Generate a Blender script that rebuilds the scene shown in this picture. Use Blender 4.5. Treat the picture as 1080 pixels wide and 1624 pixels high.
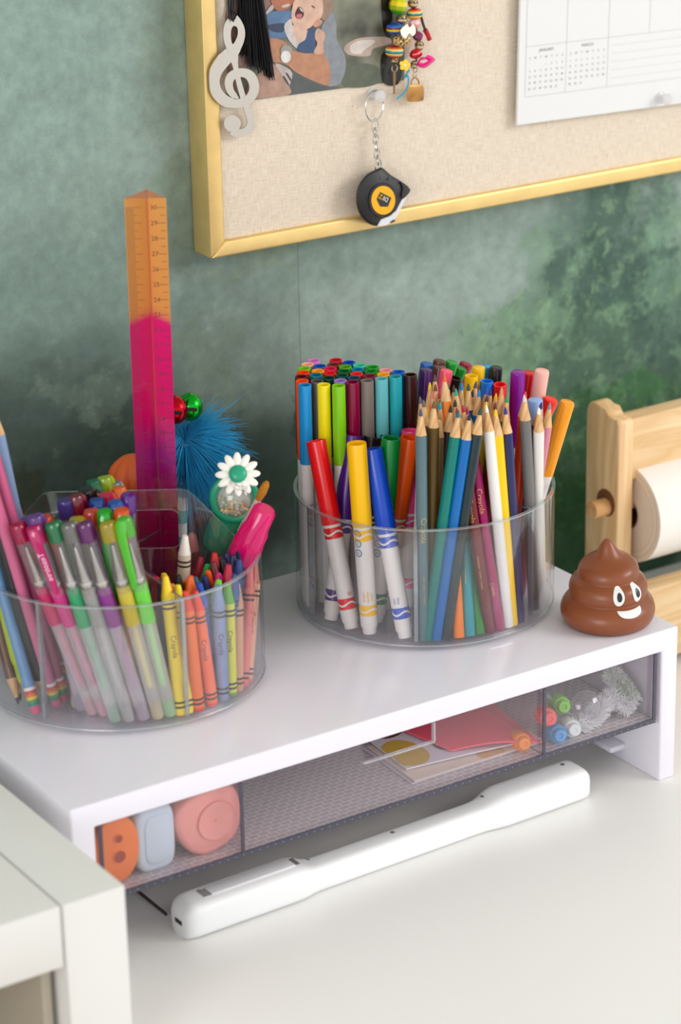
import bpy, bmesh, math, random
import numpy as np
from mathutils import Vector, Matrix, Quaternion

for o in list(bpy.data.objects): bpy.data.objects.remove(o)
scn = bpy.context.scene
COL = scn.collection
rad = math.radians
random.seed(7); rng = np.random.default_rng(7)

# ------------------------------------------------------------------ camera
YAW, TILT, ROLL, FPX = rad(33.0), rad(20.76), rad(-1.21), 4102.0
H = 0.112                                   # height of the riser top above the desk (desk top is z = 0)
_f = np.array([math.sin(YAW)*math.cos(TILT), math.cos(YAW)*math.cos(TILT), -math.sin(TILT)])
_r0 = np.array([math.cos(YAW), -math.sin(YAW), 0.0]); _u0 = np.cross(_r0, _f)
_r = math.cos(ROLL)*_r0 + math.sin(ROLL)*_u0
_u = -math.sin(ROLL)*_r0 + math.cos(ROLL)*_u0
def ray(px, py): return (px-540)/FPX*_r - (py-812)/FPX*_u + _f
CAM = np.array([0, 0, H]) - 1.5*ray(111, 1286)
def at(px, py, axis, v):
    """point where the sight line of a photo pixel meets the plane axis = v"""
    i = 'xyz'.index(axis); d = ray(px, py)
    return CAM + (v-CAM[i])/d[i]*d
cam = bpy.data.cameras.new('camera'); camo = bpy.data.objects.new('camera', cam); COL.objects.link(camo)
camo.matrix_world = Matrix(((_r[0], _u[0], -_f[0], CAM[0]), (_r[1], _u[1], -_f[1], CAM[1]), (_r[2], _u[2], -_f[2], CAM[2]), (0, 0, 0, 1)))
cam.sensor_fit = 'VERTICAL'; cam.sensor_height = 36; cam.lens = FPX/1624*36
cam.clip_start = 0.05; cam.clip_end = 50
cam.dof.use_dof = True; cam.dof.focus_distance = 1.715; cam.dof.aperture_fstop = 6.3
scn.camera = camo

# ------------------------------------------------------------------ light
scn.view_settings.view_transform = 'Standard'; scn.view_settings.look = 'None'
scn.view_settings.gamma = 1; scn.view_settings.use_curve_mapping = False
scn.view_settings.exposure = 0.03
try:
    scn.cycles.transparent_max_bounces = 40
    scn.cycles.max_bounces = 14
except Exception: pass
w = bpy.data.worlds.new('room_daylight'); scn.world = w; w.use_nodes = True
w.node_tree.nodes['Background'].inputs[0].default_value = (0.95, 0.965, 1.0, 1)
w.node_tree.nodes['Background'].inputs[1].default_value = 1.08
def area(name, loc, target, sx, sy, power, col):
    l = bpy.data.lights.new(name, 'AREA'); l.shape = 'RECTANGLE'; l.size = sx; l.size_y = sy; l.energy = power; l.color = col
    o = bpy.data.objects.new(name, l); COL.objects.link(o); o.location = loc
    o.rotation_euler = (Vector(target)-Vector(loc)).to_track_quat('-Z', 'Y').to_euler()
    return o
area('window_daylight', (2.2, -1.9, 1.42), (0.3, 0.15, 0.15), 1.3, 0.9, 31, (1.0, 0.985, 0.965))
area('window_daylight_second', (-2.3, -1.7, 0.85), (0.3, 0.15, 0.1), 1.3, 1.1, 24, (1.0, 0.985, 0.97))

# ------------------------------------------------------------------ materials
def lin(c):
    return tuple(((v/255)/12.92 if v/255 <= .04045 else ((v/255+.055)/1.055)**2.4) for v in c[:3]) + (1.0,)
MATS = {}
def new_mat(name):
    m = bpy.data.materials.new(name); m.use_nodes = True; nt = m.node_tree; nt.nodes.clear()
    return m, nt, nt.nodes.new('ShaderNodeOutputMaterial')
def N(nt, t, **kw):
    n = nt.nodes.new(t)
    for k, v in kw.items():
        if k.startswith('i_'): n.inputs[k[2:].replace('_', ' ')].default_value = v
        else: setattr(n, k, v)
    return n
def M(c, rough=.4, metal=0.0, spec=.5, key=None, bump=0, bscale=400, var=0.0, vscale=30, coat=0):
    """plain principled material with optional fine procedural relief and tone variation"""
    k = (key, tuple(c), rough, metal, spec, bump, bscale, var, vscale, coat)
    if k in MATS: return MATS[k]
    m, nt, out = new_mat(key or 'mat_%02x%02x%02x' % tuple(int(v) for v in c[:3]))
    p = N(nt, 'ShaderNodeBsdfPrincipled'); nt.links.new(p.outputs[0], out.inputs[0])
    p.inputs['Base Color'].default_value = lin(c); p.inputs['Roughness'].default_value = rough
    p.inputs['Metallic'].default_value = metal; p.inputs['Specular IOR Level'].default_value = spec
    p.inputs['Coat Weight'].default_value = coat
    if bump or var:
        tc = N(nt, 'ShaderNodeTexCoord')
    if var:
        nz = N(nt, 'ShaderNodeTexNoise'); nz.inputs['Scale'].default_value = vscale; nz.inputs['Detail'].default_value = 4
        nt.links.new(tc.outputs['Object'], nz.inputs['Vector'])
        mx = N(nt, 'ShaderNodeMix', data_type='RGBA')
        a, b = lin(c), lin(tuple(v*(1-var) for v in c))
        mx.inputs[6].default_value = b; mx.inputs[7].default_value = a
        nt.links.new(nz.outputs[0], mx.inputs[0]); nt.links.new(mx.outputs[2], p.inputs['Base Color'])
    if bump:
        nb = N(nt, 'ShaderNodeTexNoise'); nb.inputs['Scale'].default_value = bscale
        nt.links.new(tc.outputs['Object'], nb.inputs['Vector'])
        bp = N(nt, 'ShaderNodeBump'); bp.inputs['Strength'].default_value = bump; bp.inputs['Distance'].default_value = .0005
        nt.links.new(nb.outputs[0], bp.inputs['Height']); nt.links.new(bp.outputs[0], p.inputs['Normal'])
    MATS[k] = m
    return m
def clear(c=(250, 250, 250), base=.05, edge=.6, rough=.03, milk=0.0, milk_c=(255, 255, 255), key='clear_plastic'):
    """clear plastic sheet: see-through with a gloss that grows towards grazing angles, optional milky share"""
    k = ('clear', tuple(c), base, edge, rough, milk, tuple(milk_c))
    if k in MATS: return MATS[k]
    m, nt, out = new_mat(key)
    t = N(nt, 'ShaderNodeBsdfTransparent'); t.inputs[0].default_value = lin(c)
    g = N(nt, 'ShaderNodeBsdfGlossy'); g.inputs['Roughness'].default_value = rough
    lw = N(nt, 'ShaderNodeLayerWeight'); lw.inputs[0].default_value = .5
    pw = N(nt, 'ShaderNodeMath', operation='POWER'); pw.inputs[1].default_value = 4
    nt.links.new(lw.outputs['Facing'], pw.inputs[0])
    ma = N(nt, 'ShaderNodeMath', operation='MULTIPLY_ADD'); ma.inputs[1].default_value = edge; ma.inputs[2].default_value = base
    nt.links.new(pw.outputs[0], ma.inputs[0])
    first = t
    if milk:
        d = N(nt, 'ShaderNodeBsdfDiffuse'); d.inputs[0].default_value = lin(milk_c)
        tl = N(nt, 'ShaderNodeBsdfTranslucent'); tl.inputs[0].default_value = lin(milk_c)
        m0 = N(nt, 'ShaderNodeMixShader'); m0.inputs[0].default_value = .5
        nt.links.new(d.outputs[0], m0.inputs[1]); nt.links.new(tl.outputs[0], m0.inputs[2])
        m1 = N(nt, 'ShaderNodeMixShader'); m1.inputs[0].default_value = milk
        nt.links.new(t.outputs[0], m1.inputs[1]); nt.links.new(m0.outputs[0], m1.inputs[2]); first = m1
    mx = N(nt, 'ShaderNodeMixShader'); nt.links.new(ma.outputs[0], mx.inputs[0])
    nt.links.new(first.outputs[0], mx.inputs[1]); nt.links.new(g.outputs[0], mx.inputs[2]); nt.links.new(mx.outputs[0], out.inputs[0])
    MATS[k] = m
    return m
def wood(c1, c2, scale=1.0, axis='z', key='pine_wood', rough=.5):
    k = ('wood', c1, c2, scale, axis)
    if k in MATS: return MATS[k]
    m, nt, out = new_mat(key)
    p = N(nt, 'ShaderNodeBsdfPrincipled'); p.inputs['Roughness'].default_value = rough; nt.links.new(p.outputs[0], out.inputs[0])
    tc = N(nt, 'ShaderNodeTexCoord'); mp = N(nt, 'ShaderNodeMapping')
    s = {'x': (2, 22, 22), 'y': (22, 2, 22), 'z': (22, 22, 2)}[axis]
    mp.inputs['Scale'].default_value = tuple(v*scale for v in s)
    nt.links.new(tc.outputs['Object'], mp.inputs[0])
    nz = N(nt, 'ShaderNodeTexNoise'); nz.inputs['Scale'].default_value = 1.6; nz.inputs['Detail'].default_value = 3; nz.inputs['Distortion'].default_value = 1.2
    nt.links.new(mp.outputs[0], nz.inputs['Vector'])
    wv = N(nt, 'ShaderNodeMath', operation='PINGPONG'); wv.inputs[1].default_value = .12
    nt.links.new(nz.outputs[0], wv.inputs[0])
    mr = N(nt, 'ShaderNodeMapRange'); mr.inputs[2].default_value = .12; nt.links.new(wv.outputs[0], mr.inputs[0])
    mx = N(nt, 'ShaderNodeMix', data_type='RGBA'); mx.inputs[6].default_value = lin(c1); mx.inputs[7].default_value = lin(c2)
    nt.links.new(mr.outputs[0], mx.inputs[0]); nt.links.new(mx.outputs[2], p.inputs['Base Color'])
    MATS[k] = m
    return m

# ------------------------------------------------------------------ mesh and object helpers
class MB:
    def __init__(s): s.v = []; s.f = []; s.m = []
    def add(s, vs, fs, mi=0):
        b = len(s.v); s.v += [tuple(map(float, p)) for p in vs]; s.f += [tuple(b+i for i in f) for f in fs]; s.m += [mi]*len(fs); return s
    def box(s, x0, x1, y0, y1, z0, z1, mi=0):
        return s.add([(x0, y0, z0), (x1, y0, z0), (x1, y1, z0), (x0, y1, z0), (x0, y0, z1), (x1, y0, z1), (x1, y1, z1), (x0, y1, z1)],
                     [(0, 3, 2, 1), (4, 5, 6, 7), (0, 1, 5, 4), (1, 2, 6, 5), (2, 3, 7, 6), (3, 0, 4, 7)], mi)
    def loft(s, rings, mi=0, caps=True, closed=True):
        n = len(rings[0]); vs = [p for r in rings for p in r]; fs = []
        for i in range(len(rings)-1):
            for j in range(n if closed else n-1):
                k = (j+1) % n
                fs.append((i*n+j, i*n+k, (i+1)*n+k, (i+1)*n+j))
        if caps:
            fs.append(tuple(range(n-1, -1, -1))); fs.append(tuple((len(rings)-1)*n+j for j in range(n)))
        return s.add(vs, fs, mi)
    def lathe(s, prof, n=20, mi=0, caps=True, o=(0, 0, 0)):
        return s.loft([[(o[0]+r*math.cos(2*math.pi*j/n), o[1]+r*math.sin(2*math.pi*j/n), o[2]+z) for j in range(n)] for r, z in prof], mi, caps)
    def tube(s, pts, rr, n=8, mi=0, caps=True, closed=False):
        pts = [Vector(p) for p in pts]; m = len(pts)
        if not hasattr(rr, '__len__'): rr = [rr]*m
        rings = []; ref = None
        for i, p in enumerate(pts):
            if closed: t = pts[(i+1) % m]-pts[i-1]
            else: t = pts[min(i+1, m-1)]-pts[max(i-1, 0)]
            t.normalize()
            if ref is None:
                ref = Vector((0, 0, 1)) if abs(t.z) < .9 else Vector((1, 0, 0))
                ref = (ref-t*ref.dot(t)).normalized()
            ref = (ref-t*ref.dot(t)).normalized(); bn = t.cross(ref)
            rings.append([p+(ref*math.cos(2*math.pi*j/n)+bn*math.sin(2*math.pi*j/n))*rr[i] for j in range(n)])
        if closed: rings.append(rings[0]); caps = False
        return s.loft(rings, mi, caps)
    def prism(s, poly, a, b, mat=None, mi=0):
        """outline poly in (u,v), extruded from w=a to w=b; mat maps (u,v,w) to 3-D"""
        mat = mat or (lambda u, v, w: (u, v, w))
        return s.loft([[mat(u, v, a) for u, v in poly], [mat(u, v, b) for u, v in poly]], mi)
    def ball(s, c, r, n=14, k=9, mi=0, sc=(1, 1, 1)):
        rings = []
        for i in range(k+1):
            t = math.pi*(i+.02*(1 if i == 0 else -1 if i == k else 0))/k
            rings.append([(c[0]+r*sc[0]*math.sin(t)*math.cos(2*math.pi*j/n), c[1]+r*sc[1]*math.sin(t)*math.sin(2*math.pi*j/n), c[2]-r*sc[2]*math.cos(t)) for j in range(n)])
        return s.loft(rings, mi)
    def xf(s, mat, start=0):
        s.v = s.v[:start]+[tuple(mat @ Vector(p)) for p in s.v[start:]]; return s
    def mesh(s, name, smooth=True, bevel=0, seg=2, angle=35):
        me = bpy.data.meshes.new(name); me.from_pydata(s.v, [], s.f)
        if any(s.m): me.polygons.foreach_set('material_index', s.m)
        bm = bmesh.new(); bm.from_mesh(me); bmesh.ops.recalc_face_normals(bm, faces=bm.faces)
        if bevel:
            es = [e for e in bm.edges if len(e.link_faces) == 2 and e.calc_face_angle(0) > rad(angle)]
            bmesh.ops.bevel(bm, geom=es, offset=bevel, segments=seg, profile=.5, affect='EDGES', clamp_overlap=True)
        bm.to_mesh(me); bm.free()
        if smooth:
            me.polygons.foreach_set('use_smooth', [True]*len(me.polygons))
            me.set_sharp_from_angle(angle=rad(angle))
        me.update(); return me
def put(name, me, mats, parent=None, loc=None):
    o = bpy.data.objects.new(name, me); COL.objects.link(o)
    if not isinstance(mats, (list, tuple)): mats = [mats]
    if len(me.materials) == 0:
        for m in mats: me.materials.append(m)
    for i, m in enumerate(mats):
        if me.materials[i] is not m:
            o.material_slots[i].link = 'OBJECT'; o.material_slots[i].material = m
    if parent is not None: o.parent = parent
    if loc is not None: o.location = loc
    return o
def tag(o, label, cat, group=None, kind=None):
    o['label'] = label; o['category'] = cat
    if group: o['group'] = group
    if kind: o['kind'] = kind
    return o
def thing(name, loc, label, cat, group=None):
    o = bpy.data.objects.new(name, None); COL.objects.link(o); o.location = loc; o.empty_display_size = .01
    return tag(o, label, cat, group)
def wpart(name, mb, mats, parent=None, **kw):
    """part whose vertices are in world space; parent is unrotated"""
    if parent is not None:
        w0 = Vector(parent.location); p = parent.parent
        while p is not None: w0 += p.location; p = p.parent
        mb.v = [(a-w0.x, b-w0.y, c-w0.z) for a, b, c in mb.v]
    return put(name, mb.mesh(name, **kw), mats, parent)
def struct(o): o['kind'] = 'structure'; return o
CACHE = {}
def part(name, key, fn, mats, parent, loc=None, rot=None, **kw):
    """part in its thing's own axes; alike parts share one mesh"""
    if key not in CACHE: CACHE[key] = fn().mesh(name, **kw)
    o = put(name, CACHE[key], mats, parent, loc)
    if rot is not None: o.rotation_euler = rot
    return o
def smooth_path(pts, n=8, closed=False):
    pts = [np.array(p, float) for p in pts]; out = []; m = len(pts)
    for i in range(m if closed else m-1):
        if closed: p0, p1, p2, p3 = pts[i-1], pts[i], pts[(i+1) % m], pts[(i+2) % m]
        else: p0, p1, p2, p3 = pts[max(i-1, 0)], pts[i], pts[i+1], pts[min(i+2, m-1)]
        for k in range(n):
            t = k/n
            out.append(.5*((2*p1)+(-p0+p2)*t+(2*p0-5*p1+4*p2-p3)*t*t+(-p0+3*p1-3*p2+p3)*t**3))
    if not closed: out.append(pts[-1])
    return out
TXT = {}
def text_mb(body, size, fine=0):
    """flat lettering as triangles, centred, in the xy plane"""
    k = (body, size, fine)
    if k not in TXT:
        cu = bpy.data.curves.new('lettering', 'FONT'); cu.body = body; cu.size = size; cu.align_x = 'CENTER'; cu.align_y = 'CENTER'; cu.resolution_u = 2
        o = bpy.data.objects.new('lettering', cu); COL.objects.link(o)
        me = bpy.data.meshes.new_from_object(o); bpy.data.objects.remove(o); bpy.data.curves.remove(cu)
        bm = bmesh.new(); bm.from_mesh(me); bmesh.ops.triangulate(bm, faces=bm.faces)
        if fine: bmesh.ops.subdivide_edges(bm, edges=bm.edges, cuts=fine, use_grid_fill=True)
        bm.verts.ensure_lookup_table()
        TXT[k] = ([tuple(v.co) for v in bm.verts], [tuple(v.index for v in f.verts) for f in bm.faces]); bm.free(); bpy.data.meshes.remove(me)
    mb = MB(); mb.add(*TXT[k]); return mb
def wrap(mb, r, z, phi, up=1):
    """wrap flat lettering round a stick: reading direction along the axis"""
    mb.v = [((r)*math.cos(phi-up*y/r), (r)*math.sin(phi-up*y/r), z+up*x) for x, y, _ in mb.v]; return mb
def flat_mesh(mb, name):
    me = bpy.data.meshes.new(name); me.from_pydata(mb.v, [], mb.f)
    if any(mb.m): me.polygons.foreach_set('material_index', mb.m)
    return me
# ================================================================== the setting
YW = 0.30                                    # wall plane
FL = -0.74                                   # floor
def mural():
    m, nt, out = new_mat('forest_mural_print')
    p = N(nt, 'ShaderNodeBsdfPrincipled'); p.inputs['Roughness'].default_value = .75; p.inputs['Specular IOR Level'].default_value = .25
    nt.links.new(p.outputs[0], out.inputs[0])
    tc = N(nt, 'ShaderNodeTexCoord')
    def noise(scale, detail, rough=.6):
        n = N(nt, 'ShaderNodeTexNoise'); n.inputs['Scale'].default_value = scale; n.inputs['Detail'].default_value = detail; n.inputs['Roughness'].default_value = rough
        nt.links.new(tc.outputs['Object'], n.inputs['Vector']); return n
    def shifted(scale, amp, detail=6):
        n = noise(scale, detail)
        s = N(nt, 'ShaderNodeVectorMath', operation='SUBTRACT'); s.inputs[1].default_value = (.5, .5, .5); nt.links.new(n.outputs['Color'], s.inputs[0])
        sc = N(nt, 'ShaderNodeVectorMath', operation='SCALE'); sc.inputs['Scale'].default_value = amp; nt.links.new(s.outputs[0], sc.inputs[0])
        a = N(nt, 'ShaderNodeVectorMath', operation='ADD'); nt.links.new(tc.outputs['Object'], a.inputs[0]); nt.links.new(sc.outputs[0], a.inputs[1]); return a
    soft, leafy = shifted(8, .07, 4), shifted(30, .10, 12)
    cur = None
    base = N(nt, 'ShaderNodeRGB'); base.outputs[0].default_value = lin((138, 156, 147)); cur = base.outputs[0]
    blobs = [(-60, 60, 420, 330, (135, 158, 149), .8, 0), (60, 470, 330, 150, (112, 134, 124), .8, 0), (120, 640, 360, 120, (72, 90, 82), .85, 0),
             (120, 790, 430, 170, (44, 58, 50), .95, 0), (370, 470, 130, 190, (112, 130, 121), .7, 0), (390, 640, 110, 150, (74, 91, 83), .8, 0), (380, 800, 190, 150, (52, 66, 58), .95, 0),
             (640, 510, 270, 120, (152, 168, 158), .8, 0), (620, 380, 260, 55, (122, 141, 130), .6, 0), (270, 90, 40, 160, (104, 120, 104), .5, 0), (285, 330, 50, 110, (104, 120, 100), .5, 1),
             (330, 560, 60, 60, (112, 128, 108), .5, 1), (150, 620, 90, 40, (104, 120, 104), .45, 1), (405, 420, 80, 30, (124, 140, 116), .4, 1), (360, 630, 40, 30, (112, 128, 110), .4, 1),
             (476, 720, 26, 130, (44, 66, 50), .8, 1), (40, 790, 30, 60, (48, 52, 34), .7, 1), (960, 400, 120, 150, (82, 108, 95), .7, 1), (960, 345, 45, 90, (66, 93, 81), .7, 1), (915, 430, 60, 70, (66, 93, 81), .65, 1), (985, 470, 70, 90, (66, 93, 82), .65, 1), (1010, 540, 190, 110, (70, 98, 86), .85, 1), (905, 560, 110, 70, (90, 118, 98), .7, 1),
             (800, 540, 80, 60, (122, 154, 124), .7, 1), (850, 500, 60, 40, (112, 145, 118), .6, 1), (960, 720, 240, 120, (66, 102, 74), .9, 1), (900, 860, 120, 120, (58, 98, 62), .95, 1),
             (1055, 420, 40, 130, (112, 145, 122), .6, 1), (850, 410, 26, 60, (120, 150, 126), .5, 1), (1010, 610, 50, 40, (84, 132, 84), .6, 1), (930, 660, 50, 60, (66, 112, 66), .5, 1), (1040, 860, 120, 60, (30, 70, 44), .9, 0)]
    for px, py, rx, ry, col, al, lf in blobs:
        c = at(px, py, 'y', YW); ex = at(px+rx, py, 'y', YW)[0]-c[0]; ez = c[2]-at(px, py+ry, 'y', YW)[2]
        mp = N(nt, 'ShaderNodeMapping'); mp.inputs['Scale'].default_value = (1/ex, 0, 1/ez); mp.inputs['Location'].default_value = (-c[0]/ex, 0, -c[2]/ez)
        nt.links.new((leafy if lf else soft).outputs[0], mp.inputs[0])
        ln = N(nt, 'ShaderNodeVectorMath', operation='LENGTH'); nt.links.new(mp.outputs[0], ln.inputs[0])
        mr = N(nt, 'ShaderNodeMapRange', interpolation_type='SMOOTHSTEP')
        mr.inputs[1].default_value = 1.15 if lf else 1.4; mr.inputs[2].default_value = .65 if lf else .3; mr.inputs[3].default_value = 0; mr.inputs[4].default_value = al
        nt.links.new(ln.outputs['Value'], mr.inputs[0])
        mx = N(nt, 'ShaderNodeMix', data_type='RGBA'); nt.links.new(mr.outputs[0], mx.inputs[0]); nt.links.new(cur, mx.inputs[6]); mx.inputs[7].default_value = lin(col); cur = mx.outputs[2]
    # leaf clumps: lighter and darker sprays inside the tree zones of the print
    def zone(px, py, rx, ry):
        c = at(px, py, 'y', YW); ex = at(px+rx, py, 'y', YW)[0]-c[0]; ez = c[2]-at(px, py+ry, 'y', YW)[2]
        mp = N(nt, 'ShaderNodeMapping'); mp.inputs['Scale'].default_value = (1/ex, 0, 1/ez); mp.inputs['Location'].default_value = (-c[0]/ex, 0, -c[2]/ez)
        nt.links.new(leafy.outputs[0], mp.inputs[0]); ln = N(nt, 'ShaderNodeVectorMath', operation='LENGTH'); nt.links.new(mp.outputs[0], ln.inputs[0])
        mr = N(nt, 'ShaderNodeMapRange', interpolation_type='SMOOTHSTEP'); mr.inputs[1].default_value = 1.15; mr.inputs[2].default_value = .6; nt.links.new(ln.outputs['Value'], mr.inputs[0]); return mr
    for zn, sc, lo_, hi_, col, al in (((1010, 500, 220, 260), 34, .50, .66, (122, 156, 126), .75), ((1010, 500, 220, 260), 75, .52, .64, (132, 164, 128), .55), ((1000, 520, 200, 230), 48, .48, .36, (62, 90, 78), .6), ((820, 540, 120, 90), 70, .5, .62, (140, 172, 134), .6),
                                      ((820, 560, 130, 90), 60, .47, .36, (88, 116, 96), .6), ((950, 700, 230, 140), 60, .52, .66, (92, 140, 84), .6), ((300, 480, 260, 220), 30, .56, .72, (136, 152, 126), .5), ((140, 560, 260, 180), 40, .55, .72, (118, 136, 114), .4)):
        z = zone(*zn); nz = noise(sc, 9, .68)
        mr = N(nt, 'ShaderNodeMapRange', interpolation_type='SMOOTHSTEP'); mr.inputs[1].default_value = lo_; mr.inputs[2].default_value = hi_; mr.inputs[4].default_value = al; nt.links.new(nz.outputs[0], mr.inputs[0])
        mu = N(nt, 'ShaderNodeMath', operation='MULTIPLY'); nt.links.new(z.outputs[0], mu.inputs[0]); nt.links.new(mr.outputs[0], mu.inputs[1])
        mx = N(nt, 'ShaderNodeMix', data_type='RGBA'); nt.links.new(mu.outputs[0], mx.inputs[0]); nt.links.new(cur, mx.inputs[6]); mx.inputs[7].default_value = lin(col); cur = mx.outputs[2]
    # foliage mottling of the print
    for sc, lo, hi in ((40, .86, 1.14), (120, .88, 1.12), (1500, .86, 1.14)):
        nz = noise(sc, 4)
        mr = N(nt, 'ShaderNodeMapRange'); mr.inputs[1].default_value = .3; mr.inputs[2].default_value = .7; mr.inputs[3].default_value = lo; mr.inputs[4].default_value = hi; nt.links.new(nz.outputs[0], mr.inputs[0])
        mu = N(nt, 'ShaderNodeVectorMath', operation='SCALE'); nt.links.new(cur, mu.inputs[0]); nt.links.new(mr.outputs[0], mu.inputs['Scale']); cur = mu.outputs[0]
    nt.links.new(cur, p.inputs['Base Color'])
    return m
MUR = mural()
PLASTER = M((225, 225, 220), .8, key='white_wall_paint', bump=.2, bscale=200)
wall = struct(put('wall_back', MB().box(-2.2, 2.6, YW+.0006, YW+.12, FL, 1.9).mesh('wall_back', smooth=False), PLASTER))
wall['label'] = 'wall papered with a misty green forest mural'
xs = at(474, 480, 'y', YW)[0]
for a, b in ((-2.2, xs-.0003), (xs+.0003, 2.6)):
    put('wallpaper_panel', MB().box(a, b, YW, YW+.0006, FL, 1.9).mesh('wallpaper_panel', smooth=False), MUR, wall)
struct(put('floor', MB().box(-2.2, 2.6, -3.0, YW+.12, FL-.05, FL).mesh('floor', smooth=False), wood((176, 140, 104), (150, 115, 82), .4, 'x', 'oak_floor')))

struct(put('ceiling', MB().box(-2.2, 2.6, -3.0, YW+.12, 1.9, 1.95).mesh('ceiling', smooth=False), PLASTER))
# ------------------------------------------------------------------ desk
WHITE_DESK = M((246, 245, 242), .32, key='white_desk_laminate', bump=.03, bscale=900)
desk = thing('desk', (0.6, -0.05, FL), 'white desk with a smooth pale top under the drawer riser', 'desk')
wpart('desk_top', MB().box(-.0175, 1.5, -.42, YW-.001, -.028, 0), WHITE_DESK, desk, bevel=.0012)
for x, y in ((.03, -.37), (1.45, -.37), (.03, .25), (1.45, .25)):
    wpart('leg', MB().box(x-.025, x+.025, y-.025, y+.025, FL, -.028), WHITE_DESK, desk, bevel=.001)

# ------------------------------------------------------------------ shelf unit beside the desk
UNIT = M((226, 226, 221), .45, key='white_shelf_foil', bump=.04, bscale=700)
ux1, uy0, uz = -.0185, -.0995, .114
su = thing('shelf_unit', (ux1-.19, uy0+.19, FL), 'thick white panelled shelf unit standing against the end of the desk', 'shelf')
T = .038
ux0 = ux1-.41
wpart('side_panel', MB().box(ux1-T, ux1, uy0, uy0+.385, FL, uz), UNIT, su, bevel=.0012)
wpart('side_panel', MB().box(ux0, ux0+T, uy0, uy0+.385, FL, uz), UNIT, su, bevel=.0012)
wpart('top_panel', MB().box(ux0+T+.0004, ux1-T-.0012, uy0+.0006, uy0+.385, uz-T, uz-.0003), UNIT, su, bevel=.0012)
for z in (-.30, -.672): wpart('shelf_board', MB().box(ux0+T, ux1-T, uy0+.001, uy0+.38, z-.016, z), UNIT, su, bevel=.001)
wpart('bottom_panel', MB().box(ux0+T, ux1-T, uy0+.0006, uy0+.385, FL, FL+T), UNIT, su, bevel=.0012)
ins = thing('shelf_insert', (ux0+.2, uy0+.19, -.30), 'open white box insert inside the thick white shelf unit', 'box')
i0, i1, j0, j1, k0, k1 = ux0+T+.004, ux1-T-.0045, uy0+.012, uy0+.37, -.2995, uz-T-.004
INS = M((176, 168, 150), .5, key='shade_toned_insert')  # darker grey-beige: the dimness inside the cubby is put into the insert's colour
wpart('side_panel', MB().box(i1-.006, i1, j0, j1, k0, k1), INS, ins, bevel=.0008)
wpart('side_panel', MB().box(i0, i0+.006, j0, j1, k0, k1), INS, ins, bevel=.0008)
wpart('base_panel', MB().box(i0+.006, i1-.006, j0, j1, k0, k0+.006), INS, ins, bevel=.0008)
wpart('back_panel', MB().box(i0+.006, i1-.006, j1-.006, j1, k0+.006, k1), INS, ins)

# ------------------------------------------------------------------ riser
RX, RY = .4597, .2346
RIS = M((234, 231, 240), .16, key='glossy_white_riser', spec=.5)
riser = thing('desk_riser', (RX/2, RY/2, 0), 'glossy white desk riser carrying the two clear caddies', 'riser')
wpart('riser_body', MB().prism([(0, 0), (.0155, 0), (.0155, .0965), (RX-.0135, .0965), (RX-.0135, 0), (RX, 0), (RX, H), (0, H)], 0, RY, lambda u, v, w_: (u, w_, v)), RIS, riser, bevel=.0014, seg=3)
wpart('drawer_runner', MB().box(.0155, .022, .01, RY-.01, .040, .0445), RIS, riser, bevel=.0006)
wpart('drawer_runner', MB().box(RX-.020, RX-.0135, .01, RY-.01, .040, .0445), RIS, riser, bevel=.0006)
wpart('cable_clip', MB().box(RX-.027, RX-.0135, .036, .058, .010, .0145), RIS, riser, bevel=.0015, seg=2)
# ------------------------------------------------------------------ drawer
SMOKE = clear((249, 247, 249), .05, .35, .04, .02, (240, 232, 240), 'smoky_clear_plastic')
EDGE = M((74, 72, 86), .25, key='smoky_plastic_edge')
LIGHTEDGE = clear((235, 232, 240), .25, .4, .1, .45, (250, 248, 252), 'bright_plastic_edge')
def brickfloor():
    m, nt, out = new_mat('embossed_drawer_base')
    p = N(nt, 'ShaderNodeBsdfPrincipled'); p.inputs['Roughness'].default_value = .3; nt.links.new(p.outputs[0], out.inputs[0])
    tc = N(nt, 'ShaderNodeTexCoord'); b = N(nt, 'ShaderNodeTexBrick'); b.inputs['Scale'].default_value = 1
    b.inputs['Brick Width'].default_value = .0075; b.inputs['Row Height'].default_value = .0043; b.inputs['Mortar Size'].default_value = .00042; b.inputs['Mortar Smooth'].default_value = .4
    b.inputs['Color1'].default_value = lin((192, 184, 186)); b.inputs['Color2'].default_value = lin((198, 190, 192)); b.inputs['Mortar'].default_value = lin((244, 240, 242))
    nt.links.new(tc.outputs['Object'], b.inputs['Vector']); nt.links.new(b.outputs['Color'], p.inputs['Base Color'])
    bp = N(nt, 'ShaderNodeBump'); bp.inputs['Strength'].default_value = .5; bp.inputs['Distance'].default_value = .0008; bp.invert = True
    nt.links.new(b.outputs['Fac'], bp.inputs['Height']); nt.links.new(bp.outputs[0], p.inputs['Normal'])
    return m
drw = thing('clear_drawer', (.23, .1, .0445), 'smoky clear plastic drawer with dividers sliding under the white riser', 'drawer')
dx0, dx1, dz0, dz1 = .0185, .4425, .0450, .0952
wpart('drawer_base', MB().box(dx0, dx1, .0045, .205, dz0, dz0+.0022), brickfloor(), drw, smooth=False)
n0, n1, nz = .2063, .2604, .0822
fp = [(dx0, dz0), (dx1, dz0), (dx1, dz1), (n1, dz1), (n1, nz), (n0, nz), (n0, dz1), (dx0, dz1)]
fr = wpart('front_panel', MB().prism(fp, .0020, .0045, lambda u, v, w_: (u, w_, v)), SMOKE, drw, smooth=False)
wpart('notch_edge', MB().box(n0, n1, .0018, .0047, nz-.0009, nz).box(n1-.0005, n1+.0005, .0018, .0047, nz, dz1), LIGHTEDGE, drw, smooth=False)
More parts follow.
